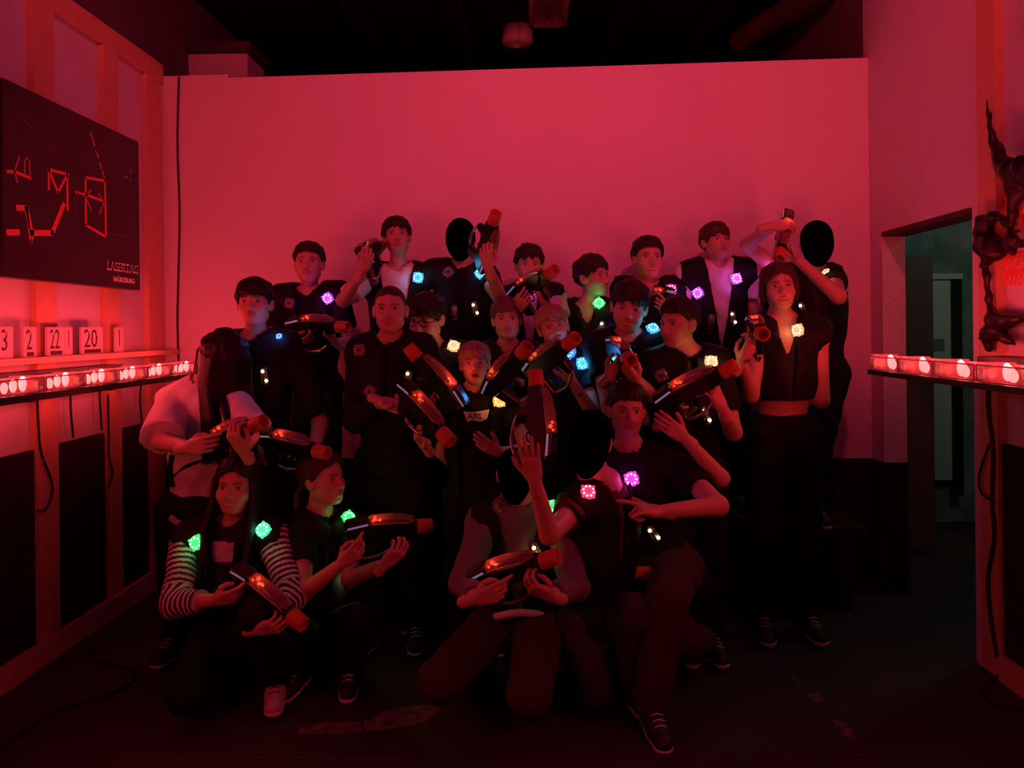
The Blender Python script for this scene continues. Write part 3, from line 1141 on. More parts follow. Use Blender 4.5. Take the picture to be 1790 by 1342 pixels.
    cap = EL(cc, rc, None, .0)
    allp = [cap] + pr
    los, his = zip(*[prim_box(p) for p in allp])
    g = Grid(np.min(los, 0) - .015, np.max(his, 0) + .015, .0058)
    pts = g.pts()
    zline = np.interp(np.abs(np.arctan2(pts[..., 0], pts[..., 1])), AZ, zl)
    cd = np.maximum(g.eval([cap], .05), (zline - pts[..., 2]) * .8)
    # keep the ears and the face free of the cap
    Fd = cd
    if pr:
        Fd = smin(cd, g.eval(pr, .03), .006)
    if style not in ('curtain', 'long', 'bob', 'tied'):
        for s in (-1, 1):
            Fd = np.maximum(Fd, -ell_d(pts, (s * .085, -.008, -.012), (.022, .026, .036)))
    HAIRS[key] = nets(Fd, g.o, g.h)
    return HAIRS[key]


# ------------------------------------------------------------------ cloth, skin and hair colours
def skin_mat():
    return mat('skin', (.6, .4, .32), .5, spec=.4, attr='Col')


def cloth(name, col, rough=.85):
    return mat('cloth_' + name, col, rough, bump=(120, .25, .003), spec=.12, noise=(7, .3, tuple(c * .75 for c in col)))


CL = {'black': (.013, .012, .014), 'vest': (.011, .010, .012), 'navy': (.014, .016, .03), 'white': (.70, .64, .64), 'lightgrey': (.42, .39, .40), 'grey': (.17, .15, .15),
      'brown': (.10, .065, .05), 'darkbrown': (.055, .032, .026), 'jeans': (.05, .05, .07), 'maroon': (.10, .03, .03), 'charcoal': (.03, .027, .028), 'orange': (.75, .25, .08)}
HAIRCOL = {'black': (.008, .006, .006), 'dark': (.016, .010, .008), 'brown': (.05, .028, .02), 'lightbrown': (.13, .075, .05), 'blond': (.30, .20, .12), 'auburn': (.05, .02, .014), 'void': (.0015, .001, .001)}
SKIN = np.array((.52, .28, .21), f32)

M_SHOE = {k: mat('shoe_' + k, c, .6, bump=(60, .3, .003)) for k, c in {'dark': (.02, .016, .016), 'pale': (.55, .42, .42), 'blacklow': (.014, .01, .01)}.items()}
M_SOLE = mat('shoe_sole', (.65, .55, .52), .6)
M_LACE = mat('shoe_lace', (.05, .03, .03), .7)


def v3(p):
    return np.array(p, f32)


def v3_to(a):
    return Vector(a.tolist())


def nrm(v):
    v = Vector(v)
    return v.normalized() if v.length > 1e-9 else Vector((0, 0, 1))


from mathutils.bvhtree import BVHTree


def bvh(V, Q):
    return BVHTree.FromPolygons([Vector(v) for v in V.tolist()], Q.tolist())


# ------------------------------------------------------------------ lit sensors of the vests (parts of a vest)
GLOW = {'green': (.05, 1.0, .22), 'mint': (.08, 1.0, .50), 'cyan': (.05, .55, 1.0), 'blue': (.04, .28, 1.0), 'magenta': (1.0, .06, .75), 'purple': (.75, .10, 1.0), 'pink': (1.0, .04, .38),
        'red': (1.0, .05, .16), 'orange': (1.0, .50, .08), 'amber': (1.0, .55, .22), 'violet': (.9, .12, .95)}
SENSOR = {}


def sensor_mesh(color):
    if color in SENSOR:
        return SENSOR[color]
    b = MB()
    b.lathe([(0, .0), (0, .029), (.010, .026), (.014, .012), (.011, .0)], 'z', 0, 16)      # lens body
    for k in range(4):                                                                      # the pointed corners
        t = 2 * PI * k / 4 + .3
        c, s = math.cos(t), math.sin(t)
        b.tube([(c * .022, s * .022, .004), (c * .033, s * .033, .004)], .010, 0, 6, .004)
    for k in range(8):
        t = 2 * PI * k / 8
        b.ball((.0185 * math.cos(t), .0185 * math.sin(t), .011), .0048, 1, 8, 5)
    b.lathe([(.012, .006), (.015, .006), (.015, .009), (.012, .009)], 'z', 0, 14)
    if color == 'off':
        ms = [mat('unlit_lens', (.16, .11, .12), .3), mat('unlit_bead', (.38, .30, .32), .3)]
    else:
        c = GLOW[color]
        w = tuple(.25 + .75 * x for x in c)
        ms = [mat('lens_' + color, (.1, .1, .1), .3, emit=c, estr=.9, noise=(160, 1, (.02, .02, .02))), mat('bead_' + color, (.1, .1, .1), .3, emit=w, estr=3.2)]
    o = b.build('sensor', ms, None, True)
    me = o.data
    bpy.data.objects.remove(o)
    SENSOR[color] = me
    return me


def tube_mesh():
    if 'tube' in SENSOR:
        return SENSOR['tube']
    b = MB()
    for x in (-.014, .014):
        b.tube([(x, -.035, .004), (x * .8, .035, .004)], .0022, 0, 6)
    b.tube([(-.014, -.035, .004), (.014, -.035, .004)], .0022, 0, 6)
    b.tube([(-.011, .035, .004), (.011, .035, .004)], .0022, 0, 6)
    b.box((-.010, -.03, 0), (.010, .03, .005), 0, .002)
    b.ball((-.004, .022, .008), .0075, 1, 8, 6)
    b.ball((.007, -.022, .008), .0075, 1, 8, 6)
    o = b.build('status_light', [mat('dull_frame', (.25, .22, .18), .25, .6), mat('status_bead', (.1, .1, .05), .3, emit=(1.0, .95, .42), estr=3.0)], None, True)
    me = o.data
    bpy.data.objects.remove(o)
    b = MB()
    for x in (-.014, .014):
        b.tube([(x, -.035, .004), (x * .8, .035, .004)], .0022, 0, 6)
    b.tube([(-.014, -.035, .004), (.014, -.035, .004)], .0022, 0, 6)
    b.tube([(-.011, .035, .004), (.011, .035, .004)], .0022, 0, 6)
    b.box((-.010, -.03, 0), (.010, .03, .005), 0, .002)
    o = b.build('status_light', [mat('dull_frame', (.25, .22, .18), .25, .6)], None, True)
    SENSOR['tube'] = me
    SENSOR['tube_off'] = o.data
    bpy.data.objects.remove(o)
    return me


tube_mesh()
PEOPLE = {}


def person(label, D, head, yaw=0, pitch=0, roll=0, mouth='closed', hair=('short', 0), haircol='dark', skin=1.0, bs=.95, hs=None, hx=0.0,
           sh=None, tyaw=0, hip=None, hipD=None, floor_z=0.0, legs=None, arms=None, top=('black', .5), vest=True, vopen=.055, bottoms='black', sleeve2=None,
           sensors=(), tubes=(), shoes='dark', stripes=False, hand_gun=None, neck=None, hem=-.06, toes=None, glasses=False, wide=1.0, vneck=0.0, vw=.07, vest_hem=-.02, vmin=.004, flare=0.0, prints=(), bands=()):
    cx, ytop, ychin = head
    if hs is None:
        hs = (ychin - ytop) * D / F_PX / .242
    Hc = P(cx, ytop + (ychin - ytop) * .525, D)
    ya, pa, ra = map(math.radians, (yaw, pitch, roll))
    R0 = Matrix.Rotation(ya, 3, 'Z') @ Matrix.Rotation(-pa, 3, 'X') @ Matrix.Rotation(-ra, 3, 'Y')
    Fw, U = R0 @ Vector((0, -1, 0)), R0 @ Vector((0, 0, 1))
    Rt = Fw.cross(U)
    # torso frame
    if neck:
        N = P(*neck)
    else:
        N = Hc - U * (.12 * hs) - Vector((0, 0, .075 * hs)) - Fw * .03 * hs
    ty = math.radians(tyaw)
    l = Vector((math.cos(ty), math.sin(ty), 0))
    Hp = P(hip[0], hip[1], hipD or N.y) if hip else Vector((N.x, N.y + .02, floor_z + .6 * (N.z - floor_z)))
    u = (N - Hp).normalized()
    if sh:
        SL, SR = P(*sh[0]), P(*sh[1])
    else:
        SL, SR = N - l * .158 * bs * wide - u * .045 * bs, N + l * .158 * bs * wide - u * .045 * bs
    l = (SR - SL)
    l = (l - u * l.dot(u)).normalized()
    f = l.cross(u).normalized()
    Rm = np.array([l, f, u], f32).T
    S = {'L': SL, 'R': SR}
    A = arms or {}
    E, W, HD = {}, {}, {}
    for k, sg in (('L', -1), ('R', 1)):
        a = A.get(k)
        if a:
            E[k] = reach(S[k], a[0], a[1], .285 * bs, a[2])
            W[k] = reach(E[k], a[3], a[4], .245 * bs, a[5])
            pose = a[6]
            HD[k] = (pose, a[7] if len(a) > 7 else None, a[8] if len(a) > 8 else None)
        else:
            E[k] = S[k] - u * .275 * bs + l * sg * .05 * bs + Vector((0, .02, 0))
            W[k] = E[k] + f * .10 * bs - Vector((0, 0, .215 * bs))
            HD[k] = ('relax', None, None)
    # legs: hips, knees, ankles
    HJ = {'L': Hp - l * .085 * bs, 'R': Hp + l * .085 * bs}
    K, An = {}, {}
    for k, sg in (('L', -1), ('R', 1)):
        if legs and k in legs:
            K[k], An[k] = [Vector(q) for q in legs[k]]
        else:
            gz = floor_z + .085
            h = HJ[k]
            An[k] = Vector((h.x + sg * .01, h.y + .02, gz))
            K[k] = (h + An[k]) / 2 + Vector((0, -.015, 0))
    root = empty('person', (Hp.x, Hp.y, floor_z))
    tag(root, label, 'person', 'people posing as a group before the white partition')
    off = v3(root.location)
    rnd = np.random.default_rng(int(abs(cx) * 7 + ytop))

    def mk(name, V, Q, m, parent=None, cols=None):
        par = parent or root
        return fast_mesh(name, V - off, Q, m, par, cols)

    chest = [EL(N - u * .17 * bs, (.140 * bs * wide, .096 * bs, .19 * bs), Rm, 0), C(SL, SR, .052 * bs, .052 * bs, .05),
             EL(N * .38 + Hp * .62, (.122 * bs * wide, .088 * bs, .16 * bs), Rm, .06), EL(Hp, (.142 * bs * wide, .102 * bs, .115 * bs), Rm, .06),
             C(N + u * .025, SL, .042 * bs, .05 * bs, .03), C(N + u * .025, SR, .042 * bs, .05 * bs, .03)]
    ncone = C(N - u * .03, Hc - U * .055 * hs - Fw * .022 * hs, .048 * bs, .046 * hs, .025)
    body = list(chest) + [ncone]
    for k in 'LR':
        body += [C(S[k], E[k], .046 * bs, .036 * bs, .03), C(E[k], W[k], .037 * bs, .0235 * bs, .012)]
        body += [C(HJ[k], K[k], .078 * bs, .053 * bs, .03), C(K[k], An[k], .053 * bs, .034 * bs, .02)]
        tv = nrm(toes[k]) if toes and k in toes else Vector((0, -1, 0))
        body += [C(An[k], An[k] + tv * .05 * bs, .030 * bs, .022 * bs, .02)]
    V1, Q1 = surface(body, .0125, .03)
    c1 = np.tile(SKIN * skin, (len(V1), 1))
    HV, HQ, HC_ = head_mesh(mouth)
    Rh = np.array([Rt, Fw, U], f32)
    V2 = (HV * hs) @ Rh + v3(Hc)
    Vs, Qs, Cs = [V1, V2], [Q1, HQ + len(V1)], [c1, HC_ * SKIN * skin]
    n = len(V1) + len(V2)
    gun = hand_gun
    hsz = .86 * bs
    for k in 'LR':
        pose, tgt, nor = HD[k]
        fa = (W[k] - E[k]).normalized()
        d = fa
        if tgt:
            q = P(tgt[0], tgt[1], W[k].y + (tgt[2] if len(tgt) > 2 else -.03))
            d = (q - W[k]).normalized()
        if nor is not None:
            z = Vector(nor)
        elif gun is not None:
            ga, gb = gun
            gd = gb - ga
            t = max(0, min(1, (W[k] + d * .07 - ga).dot(gd) / gd.length_squared))
            z = ga + gd * t - (W[k] + d * .05)
        else:
            z = -f if not tgt else Vector((0, 1, 0))
        z = z - d * z.dot(d)
        z = z.normalized() if z.length > 1e-4 else d.orthogonal().normalized()
        x = d.cross(z)
        side = 1 if k == 'L' else -1
        hv, hq = hand_mesh(pose, side)
        Vh = (hv * hsz) @ np.array([x, d, z], f32) + v3(W[k])
        Vs.append(Vh)
        Qs.append(hq + n)
        Cs.append(np.tile(SKIN * skin, (len(Vh), 1)))
        n += len(Vh)
    mk('body', np.concatenate(Vs), np.concatenate(Qs), skin_mat(), None, np.concatenate(Cs))
    # hair
    hv, hq = hair_mesh(*hair)
    nm = 'head_covering' if hair[0] == 'cover' else 'hair'
    hc = HAIRCOL[haircol]
    mk(nm, (hv * hs) @ Rh + v3(Hc), hq, mat('hair_' + haircol, hc, .55 if haircol != 'void' else 1.0, spec=.35 if haircol != 'void' else 0.0, bump=(70, .5, .004)))
    if glasses:
        b = MB()
        for s in (-1, 1):
            ring = [(s * .033 + .023 * math.cos(t), .092 - .10 * abs(s * .033 + .023 * math.cos(t)) ** 1.2, .0 + .0165 * math.sin(t)) for t in np.linspace(0, 2 * PI, 19)]
            b.tube(ring, .0022, 0, 6)
            b.tube([(s * .056, .086, .004), (s * .076, .05, .004), (s * .08, -.01, .002)], .0022, 0, 6)
        b.tube([(-.010, .092, .004), (.010, .092, .004)], .0022, 0, 6)
        b.v = [Vector((v3(v) * hs) @ Rh + v3(Hc) - off) for v in b.v]
        b.build('glasses', M_BLACK, root, True)
    trees = []
    # shirt
    cname, t_slv = top
    gl = [prim_box(p) for p in chest]
    bx = [q for k in 'LR' for q in (S[k], E[k])] + ([W['L'], W['R']] if t_slv > 1 else [])
    lo = np.minimum(np.min([g[0] for g in gl], 0), np.min([v3(q) for q in bx], 0) - .05) - .05
    hi = np.maximum(np.max([g[1] for g in gl], 0), np.max([v3(q) for q in bx], 0) + .05) + .05
    gs = .0052 if stripes else .0105
    g = Grid(lo, hi, gs)
    pts = g.pts()
    Ft = g.eval(chest, .12) - .011
    ph = rnd.uniform(0, 6, 6)
    wr = .0035 * (np.sin(pts[..., 0] * 38 + pts[..., 2] * 21 + ph[0]) * np.sin(pts[..., 2] * 33 + ph[1] + pts[..., 1] * 14) + .6 * np.sin(pts[..., 0] * 71 - pts[..., 2] * 47 + ph[2]))
    Nn, un = v3(N), v3(u)
    hcut = hem * bs
    Fs = np.maximum(Ft + wr, -((pts - v3(Hp)) @ un) + hcut)
    for k in 'LR':
        t = t_slv
        ar = cone_d(pts, v3(S[k]), v3(E[k]), .054 * bs, (.047 + flare) * bs) - .008
        dn = v3((E[k] - S[k]).normalized())
        L1 = (E[k] - S[k]).length
        if t <= 1:
            ar = np.maximum(ar, (pts - v3(S[k])) @ dn - t * L1)
        else:
            d2 = v3((W[k] - E[k]).normalized())
            fo = np.maximum(cone_d(pts, v3(E[k]), v3(W[k]), .047 * bs, .032 * bs) - .006, (pts - v3(E[k])) @ d2 - (t - 1) * (W[k] - E[k]).length)
            ar = smin(ar, fo, .02)
        if t > .05:
            Fs = smin(Fs, ar + wr * .8, .025)
    nk = cone_d(pts, Nn + un * .012 + v3(f) * .008, Nn + un * .2 + v3(f) * .03, .057 * bs, .085 * bs)
    if vneck:
        rel = pts - Nn
        nk = np.minimum(nk, np.maximum(np.abs(rel @ v3(l)) - np.maximum(vw * bs * (1 + (rel @ un) / vneck), 0), -(rel @ v3(f)) + .02))
    Fs = np.maximum(Fs, -nk)
    V, Q = nets(Fs, g.o, gs)
    cm = cloth(cname, CL[cname])
    cols = None
    if stripes:
        cols = np.tile(np.array(CL['vest'], f32), (len(V), 1))
        for k in 'LR':
            for a_, b_, base in ((S[k], E[k], 0), (E[k], W[k], .285 * bs)):
                ab = v3(b_ - a_)
                L = np.linalg.norm(ab)
                t = (V - v3(a_)) @ (ab / L)
                dist = cone_d(V, v3(a_), v3(b_), .05 * bs, .04 * bs)
                on = (np.abs(dist) < .028) & (t > -.02) & (t < L + .01)
                s = np.clip(.5 + 2.6 * np.sin((t + base) * 2 * PI / .023), 0, 1)
                c = np.array((.012, .01, .012), f32) + s[:, None] * np.array((.62, .55, .56), f32)
                cols[on] = c[on]
        rel = V - Nn
        yoke = (np.abs(rel @ v3(l)) < .062) & (rel @ v3(f) > .02) & ((rel @ un) > -.105) & ((rel @ un) < -.03)
        cols[yoke] = (.62, .55, .56)
        cm = mat('striped_cloth', (.5, .5, .5), .85, attr='Col', bump=(120, .2, .002))
    so = mk('shirt', V, Q, cm, None, cols)
    trees.append(bvh(V, Q))
    shirt_tree = trees[0]
    # vest
    vt = None
    if vest:
        gs = .0115
        g = Grid(np.min([q[0] for q in gl], 0) - .06, np.max([q[1] for q in gl], 0) + .06, gs)
        pts = g.pts()
        rel = pts - Nn
        Fv = g.eval(chest, .14) - .027
        Fv += .0025 * np.sin(rel @ v3(l) * 45 + ph[3]) * np.sin(pts[..., 2] * 37 + ph[4])
        Fv = np.maximum(Fv, -((pts - v3(Hp)) @ un) + vest_hem * bs)
        for k, sg in (('L', -1), ('R', 1)):
            Fv = np.maximum(Fv, -cone_d(pts, v3(S[k] + l * sg * .03 * bs), v3(S[k] * .7 + E[k] * .3 + l * sg * .03 * bs), .062 * bs, .06 * bs))
        nk = cone_d(pts, Nn - un * .02 + v3(f) * .015, Nn + un * .2 + v3(f) * .03, .072 * bs, .10 * bs)
        wdt = np.maximum(vopen * bs * (1 + (rel @ un) / (.42 * bs)), vmin * bs)
        nk = np.minimum(nk, np.maximum(np.abs(rel @ v3(l)) - wdt, -(rel @ v3(f)) + .03))
        for k, sg in (('L', -1), ('R', 1)):
            Fv = np.maximum(Fv, -cone_d(pts, v3(S[k] + l * sg * .045 * bs), v3(S[k] + l * sg * .16 * bs + u * .03), .058 * bs, .12 * bs))
        Fv = np.maximum(Fv, -nk)
        V, Q = nets(Fv, g.o, gs)
        vt = mk('vest', V, Q, cloth('vest', CL['vest'], .6))
        trees.insert(0, bvh(V, Q))
    # trousers
    pel = [EL(Hp, (.142 * bs * wide, .102 * bs, .115 * bs), Rm, .0), EL(Hp + u * .07 * bs, (.125 * bs * wide, .092 * bs, .08 * bs), Rm, .03)]
    legq = []
    for k in 'LR':
        legq += [C(HJ[k], K[k], .086 * bs, .064 * bs, .03), C(K[k], An[k], .064 * bs, .052 * bs, .015)]
    gl2 = [prim_box(p) for p in pel + legq]
    gs = .0135
    g = Grid(np.min([q[0] for q in gl2], 0) - .04, np.max([q[1] for q in gl2], 0) + .04, gs)
    pts = g.pts()
    Fp = smin(np.maximum(g.eval(pel, .09) - .012, (pts - v3(Hp)) @ un - .10 * bs), g.eval(legq, .09) - .012, .03)
    Fp += .004 * np.sin(pts[..., 2] * 40 + pts[..., 0] * 23 + ph[5]) * np.sin(pts[..., 0] * 31 + pts[..., 1] * 27 + ph[0])
    for k in 'LR':
        dn = v3((An[k] - K[k]).normalized())
        near = cone_d(pts, v3(An[k]), v3(An[k] + (An[k] - K[k]).normalized() * .1), .09, .09)
        Fp = np.where(near < 0.02, np.maximum(Fp, (pts - v3(An[k])) @ dn - .01), Fp)
    V, Q = nets(Fp, g.o, gs)
    mk('trousers', V, Q, cloth(bottoms, CL[bottoms]))
    trees.append(bvh(V, Q))
    # shoes
    for k in 'LR':
        tv = nrm(toes[k]) if toes and k in toes else nrm((l.y * .0 + (-.12 if k == 'L' else .12), -1, 0))
        shin = (An[k] - K[k]).normalized()
        dn = Vector((0, 0, -1)) if abs(tv.z) < .3 else (shin - tv * shin.dot(tv)).normalized()
        if abs(tv.z) >= .3 and dn.length < .1:
            dn = Vector((0, -1, 0))
        sd = tv.cross(dn).normalized()
        dn = sd.cross(tv).normalized()
        a = An[k]
        k_ = .95 * bs
        he, to = a - tv * .035 * k_ + dn * .045 * k_, a + tv * .155 * k_ + dn * .048 * k_
        prs = [C(he, to, .034 * k_, .034 * k_, .01), C(a, a + tv * .09 * k_ + dn * .03 * k_, .040 * k_, .036 * k_, .03), C(a + dn * .02 - shin * .03, a + dn * .02, .040 * k_, .042 * k_, .02)]
        lo = np.min([prim_box(p)[0] for p in prs], 0) - .02
        hi = np.max([prim_box(p)[1] for p in prs], 0) + .02
        g = Grid(lo, hi, .0075)
        pts = g.pts()
        dd = (pts - v3(a)) @ v3(dn)
        Fx = g.eval(prs, .05)
        up = np.maximum(Fx, dd - .060 * k_)
        Vx, Qx = nets(up, g.o, g.h)
        so_ = mk('shoe', Vx, Qx, M_SHOE[shoes])
        so2 = np.maximum(np.maximum(Fx - .006, dd - .081 * k_), -(dd - .056 * k_))
        Vx, Qx = nets(so2, g.o, g.h)
        if len(Vx):
            mk('sole', Vx, Qx, M_SOLE if shoes != 'blacklow' else M_SHOE['blacklow'], so_)
        b = MB()
        for j in range(4):
            c = a + tv * (.055 + .022 * j) * k_ + dn * (-.022 + .010 * j) * k_
            b.tube([c - sd * .022 * k_, c - dn * .007, c + sd * .022 * k_], .0028, 0, 5)
        b.v = [v - root.location for v in b.v]
        b.build('lace', M_LACE if shoes == 'pale' else M_SOLE, so_, True)

    # a place on the clothes seen at a pixel
    def put(px, py):
        o = Vector((0, 0, CAM_H))
        r = ray(px, py).normalized()
        for tr in trees:
            loc, no, _, dist = tr.ray_cast(o, r)
            if loc is not None and loc.y < N.y + .01:
                if no.dot(r) > 0:
                    no = -no
                return loc, no
        q = P(px, py, N.y - .09)
        loc, no, _, dist = trees[0].find_nearest(q)
        if loc is not None and dist < .15:
            return loc, (no if no.y < 0 else -no)
        return q, Vector((0, -1, 0))

    for (px, py, c, *rest) in sensors:
        loc, no = put(px, py)
        no = (no + Vector((0, -.35, 0))).normalized()
        o = bpy.data.objects.new('sensor', sensor_mesh(c))
        COL.objects.link(o)
        o.parent = vt or root
        z = no
        x = Vector((1, .1, .1)).cross(z).cross(z).normalized() * -1
        y = z.cross(x)
        o.matrix_basis = Matrix.Translation(-Vector(off.tolist())) @ Matrix(((x.x, y.x, z.x, loc.x), (x.y, y.y, z.y, loc.y), (x.z, y.z, z.z, loc.z), (0, 0, 0, 1))) @ Matrix.Rotation((px * 7 + py) % 6.28, 4, 'Z') @ Matrix.Scale(rest[1] if len(rest) > 1 else 1.0, 4)
        if c != 'off':
            o['label'] = 'glowing %s sensor light' % c
            lamp('sensor_light', 'POINT', loc + no * .04, GLOW[c], CLUSTER_POWER * (rest[0] if rest else 1.0), .02)
        else:
            o['label'] = 'unlit sensor'
    for (px, py, on, *rest) in tubes:
        loc, no = put(px, py)
        o = bpy.data.objects.new('status_light', SENSOR['tube' if on else 'tube_off'])
        COL.objects.link(o)
        o.parent = vt or root
        z = (no + Vector((0, -.5, 0))).normalized()
        y = Vector((0, 0, 1))
        y = (y - z * y.dot(z)).normalized()
        x = y.cross(z)
        o.matrix_basis = Matrix.Translation(-Vector(off.tolist())) @ Matrix(((x.x, y.x, z.x, loc.x), (x.y, y.y, z.y, loc.y), (x.z, y.z, z.z, loc.z), (0, 0, 0, 1))) @ Matrix.Rotation(rest[0] if rest else 0, 4, 'Z')
        if on and len(rest) > 1:
            lamp('status_lamp', 'POINT', loc + z * .035, (1, .8, .3), rest[1], .01)
    for (s, px, py, size, m) in prints:
        r = ray(px, py).normalized()
        loc, no, _, dist = shirt_tree.ray_cast(Vector((0, 0, CAM_H)), r)
        if loc is None:
            loc, no = put(px, py)
        no = -no if no.dot(r) > 0 else no
        z = (no + Vector((0, -.6, 0))).normalized()
        y = Vector((0, 0, 1))
        y = (y - z * y.dot(z)).normalized()
        x = y.cross(z)
        loc = loc + z * (.006 if s == 'FLAG' else .013) - Vector(off.tolist())
        mw = Matrix(((x.x, y.x, z.x, loc.x), (x.y, y.y, z.y, loc.y), (x.z, y.z, z.z, loc.z), (0, 0, 0, 1)))
        if s == 'FLAG':
            b = MB()
            b.prism([(-.055, .045), (-.02, .038), (.02, .044), (.055, .05), (.045, .012), (.02, .0), (-.02, .006), (-.038, 0)], -.002, .002)
            b.v = [mw @ Vector((v.x, v.z, v.y)) for v in b.v]
            b.build('shirt_flag', m, root)
            text_mesh('shirt_lettering', 'ARL', .038, mw @ Matrix.Translation((-.038, .010, .003)), M_INK, root, .0006)
        else:
            text_mesh('shirt_letter', s, size, mw, m, root, .0006)
    for (nm_, pl_, r_, cn_) in bands:
        b = MB()
        q_ = []
        for (px, py) in pl_:
            loc, no = put(px, py)
            q_.append(loc - v3_to(off) + no * r_ * .15)
        b.tube(rail(q_, 4), r_, 0, 10)
        b.build(nm_, cloth(cn_, CL[cn_]), root, True)
    return dict(root=root, N=N, S=S, E=E, W=W, Hp=Hp, u=u, l=l, f=f, Hc=Hc, put=put, trees=trees, K=K, An=An)


# ------------------------------------------------------------------ the laser tag phasers: x to the muzzle, z up
GUN_L = .34
M_GUN = mat('gun_black', (.010, .009, .010), .22, spec=.6)
M_MUZ = mat('orange_muzzle', (.50, .10, .018), .6)
M_SHELL = clear_plastic('gun_shell', (.55, .25, .16), .45)
M_SCREEN = mat('gun_screen', (.03, .035, .04), .12, spec=.8)
M_STRIP = mat('gun_strip', (.5, .5, .6), .3, emit=(.45, .5, 1.0), estr=.18)
M_LED = mat('gun_led', (.2, .02, .02), .3, emit=(1.0, .07, .03), estr=2.6)
M_TRIM = mat('gun_trim', (.55, .5, .5), .18, .9)


def make_gun():
    root = empty('laser_gun')
    b = MB()
    b.prism([(-.14, .0), (-.145, .028), (-.05, .043), (.10, .036), (.137, .022), (.137, -.024), (.06, -.036), (-.03, -.03), (-.12, -.016)], -.024, .024, 0, .006)
    b.prism([(.03, -.03), (.075, -.036), (.065, -.088), (.04, -.092)], -.014, .014, 0, .004)
    b.build('body', M_GUN, root)
    b = MB()
    b.prism([(-.128, -.012), (-.075, -.022), (-.09, -.112), (-.135, -.105)], -.016, .016, 0, .005)
    b.build('grip', M_GUN, root)
    b = MB()
    b.prism([(-.055, .042), (-.05, .064), (.02, .068), (.09, .056), (.125, .040), (.118, .034)], -.021, .021, 0, .007)
    b.build('shell', M_SHELL, root)
    b = MB()
    b.prism([(-.147, .030), (-.140, .052), (-.057, .066), (-.055, .043)], -.024, .024, 0, .004)
    b.build('display_housing', M_GUN, root)
    b = MB()
    b.prism([(-.128, .055), (-.128, .0575), (-.072, .0665), (-.072, .064)], -.016, .016)
    b.build('screen', M_SCREEN, root)
    b = MB()
    for s in (-1, 1):
        y0, y1 = (s * .0235, s * .0255) if s > 0 else (s * .0255, s * .0235)
        b.prism([(-.138, .036), (-.138, .043), (-.062, .055), (-.062, .046)], y0, y1)
    b.build('light_strip', M_STRIP, root)
    b = MB()
    for (x, y, r) in ((-.03, .008, .008), (-.012, -.006, .006), (-.04, -.008, .005)):
        b.ball((x, y, .054), r, 0, 8, 6)
    b.build('red_lamp', M_LED, root, True)
    b = MB()
    for s in (-1, 1):
        b.tube(rail([(-.146, s * .0245, .031), (-.055, s * .0245, .046), (.03, s * .024, .045), (.10, s * .021, .038), (.128, s * .006, .035)], 4), .0018, 0, 5)
    b.tube(rail([(-.12, 0, -.105), (-.06, 0, -.125), (.0, 0, -.118), (.05, 0, -.092)], 5), .007, 0, 8)
    b.build('trim', M_TRIM, root, True)
    b = MB()
    b.lathe([(.135, .0), (.135, .027), (.14, .029), (.197, .027), (.20, .024), (.197, .020), (.15, .018), (.15, .0)], 'x', 0, 24)
    b.build('muzzle', M_MUZ, root, True)
    b = MB()
    b.tube(rail([(-.07, 0, -.022), (-.062, 0, -.05), (-.035, 0, -.058), (-.02, 0, -.032)], 4), .0035, 0, 6)
    b.tube([(-.05, 0, -.028), (-.055, 0, -.045)], .004, 0, 6)
    b.build('trigger_guard', M_GUN, root, True)
    return root


GUN0 = make_gun()
GUN_USED = [False]


def gun_line(a, b, Da, near=True, L=GUN_L):
    A_ = P(a[0], a[1], Da)
    B_ = reach(A_, b[0], b[1], L, near)
    d = (B_ - A_).normalized()
    return A_, A_ + d * L


def gun(line, label, up=(0, -.45, 1), red=0.0):
    A_, B_ = line
    o = copy_tree(GUN0) if GUN_USED[0] else GUN0
    GUN_USED[0] = True
    x = (B_ - A_).normalized()
    z = Vector(up)
    z = (z - x * z.dot(x)).normalized()
    y = z.cross(x)
    c = A_ + x * .145
    o.matrix_basis = Matrix(((x.x, y.x, z.x, c.x), (x.y, y.y, z.y, c.y), (x.z, y.z, z.z, c.z), (0, 0, 0, 1)))
    tag(o, label, 'toy gun', 'laser tag guns held by the group')
    if red:
        lamp('gun_lamp', 'POINT', c + z * .10 - x * .02, (1, .08, .04), red, .015)
    return o

# ================================================================== the group
BENCH = .42
# ---- back row, on the bench
ln = gun_line((506, 574), (608, 571), 3.74, True)
person('boy at the far left of the back row in black tee with purple light', 3.98, (540, 422, 496), 8, 6, 0, hair=('short', 1), haircol='dark', bs=.92, floor_z=BENCH,
       sh=((492, 522, 4.0), (592, 516, 3.98)), arms={'L': (478, 600, 1, 522, 596, 1, 'trigger'), 'R': (612, 600, 1, 585, 598, 1, 'grip', (570, 588))}, hand_gun=ln, top=('black', .7),
       sensors=((573, 521, 'purple', 1.3), (507, 530, 'off'), (548, 690, 'mint', .25)))
gun(ln, 'laser gun held level across the chest of the back row boy with purple light', (0, -.5, 1))

ln = gun_line((632, 452), (668, 428), 3.72, False)
person('boy raising a black gun beside his cheek, pale tee under open vest', 3.95, (694, 378, 447), 10, 8, 4, hair=('messy', 2), haircol='dark', bs=.95, floor_z=BENCH, neck=(697, 478, 3.99),
       sh=((643, 490, 3.97), (748, 488, 3.97)), arms={'L': (600, 525, 1, 634, 472, 1, 'grip', (642, 448))}, hand_gun=ln, top=('white', .75), vopen=.085,
       sensors=((731, 485, 'cyan', 1.5), (652, 490, 'off')))
gun(ln, 'laser gun held up beside the cheek of the boy in pale tee', (-.3, -.2, 1))

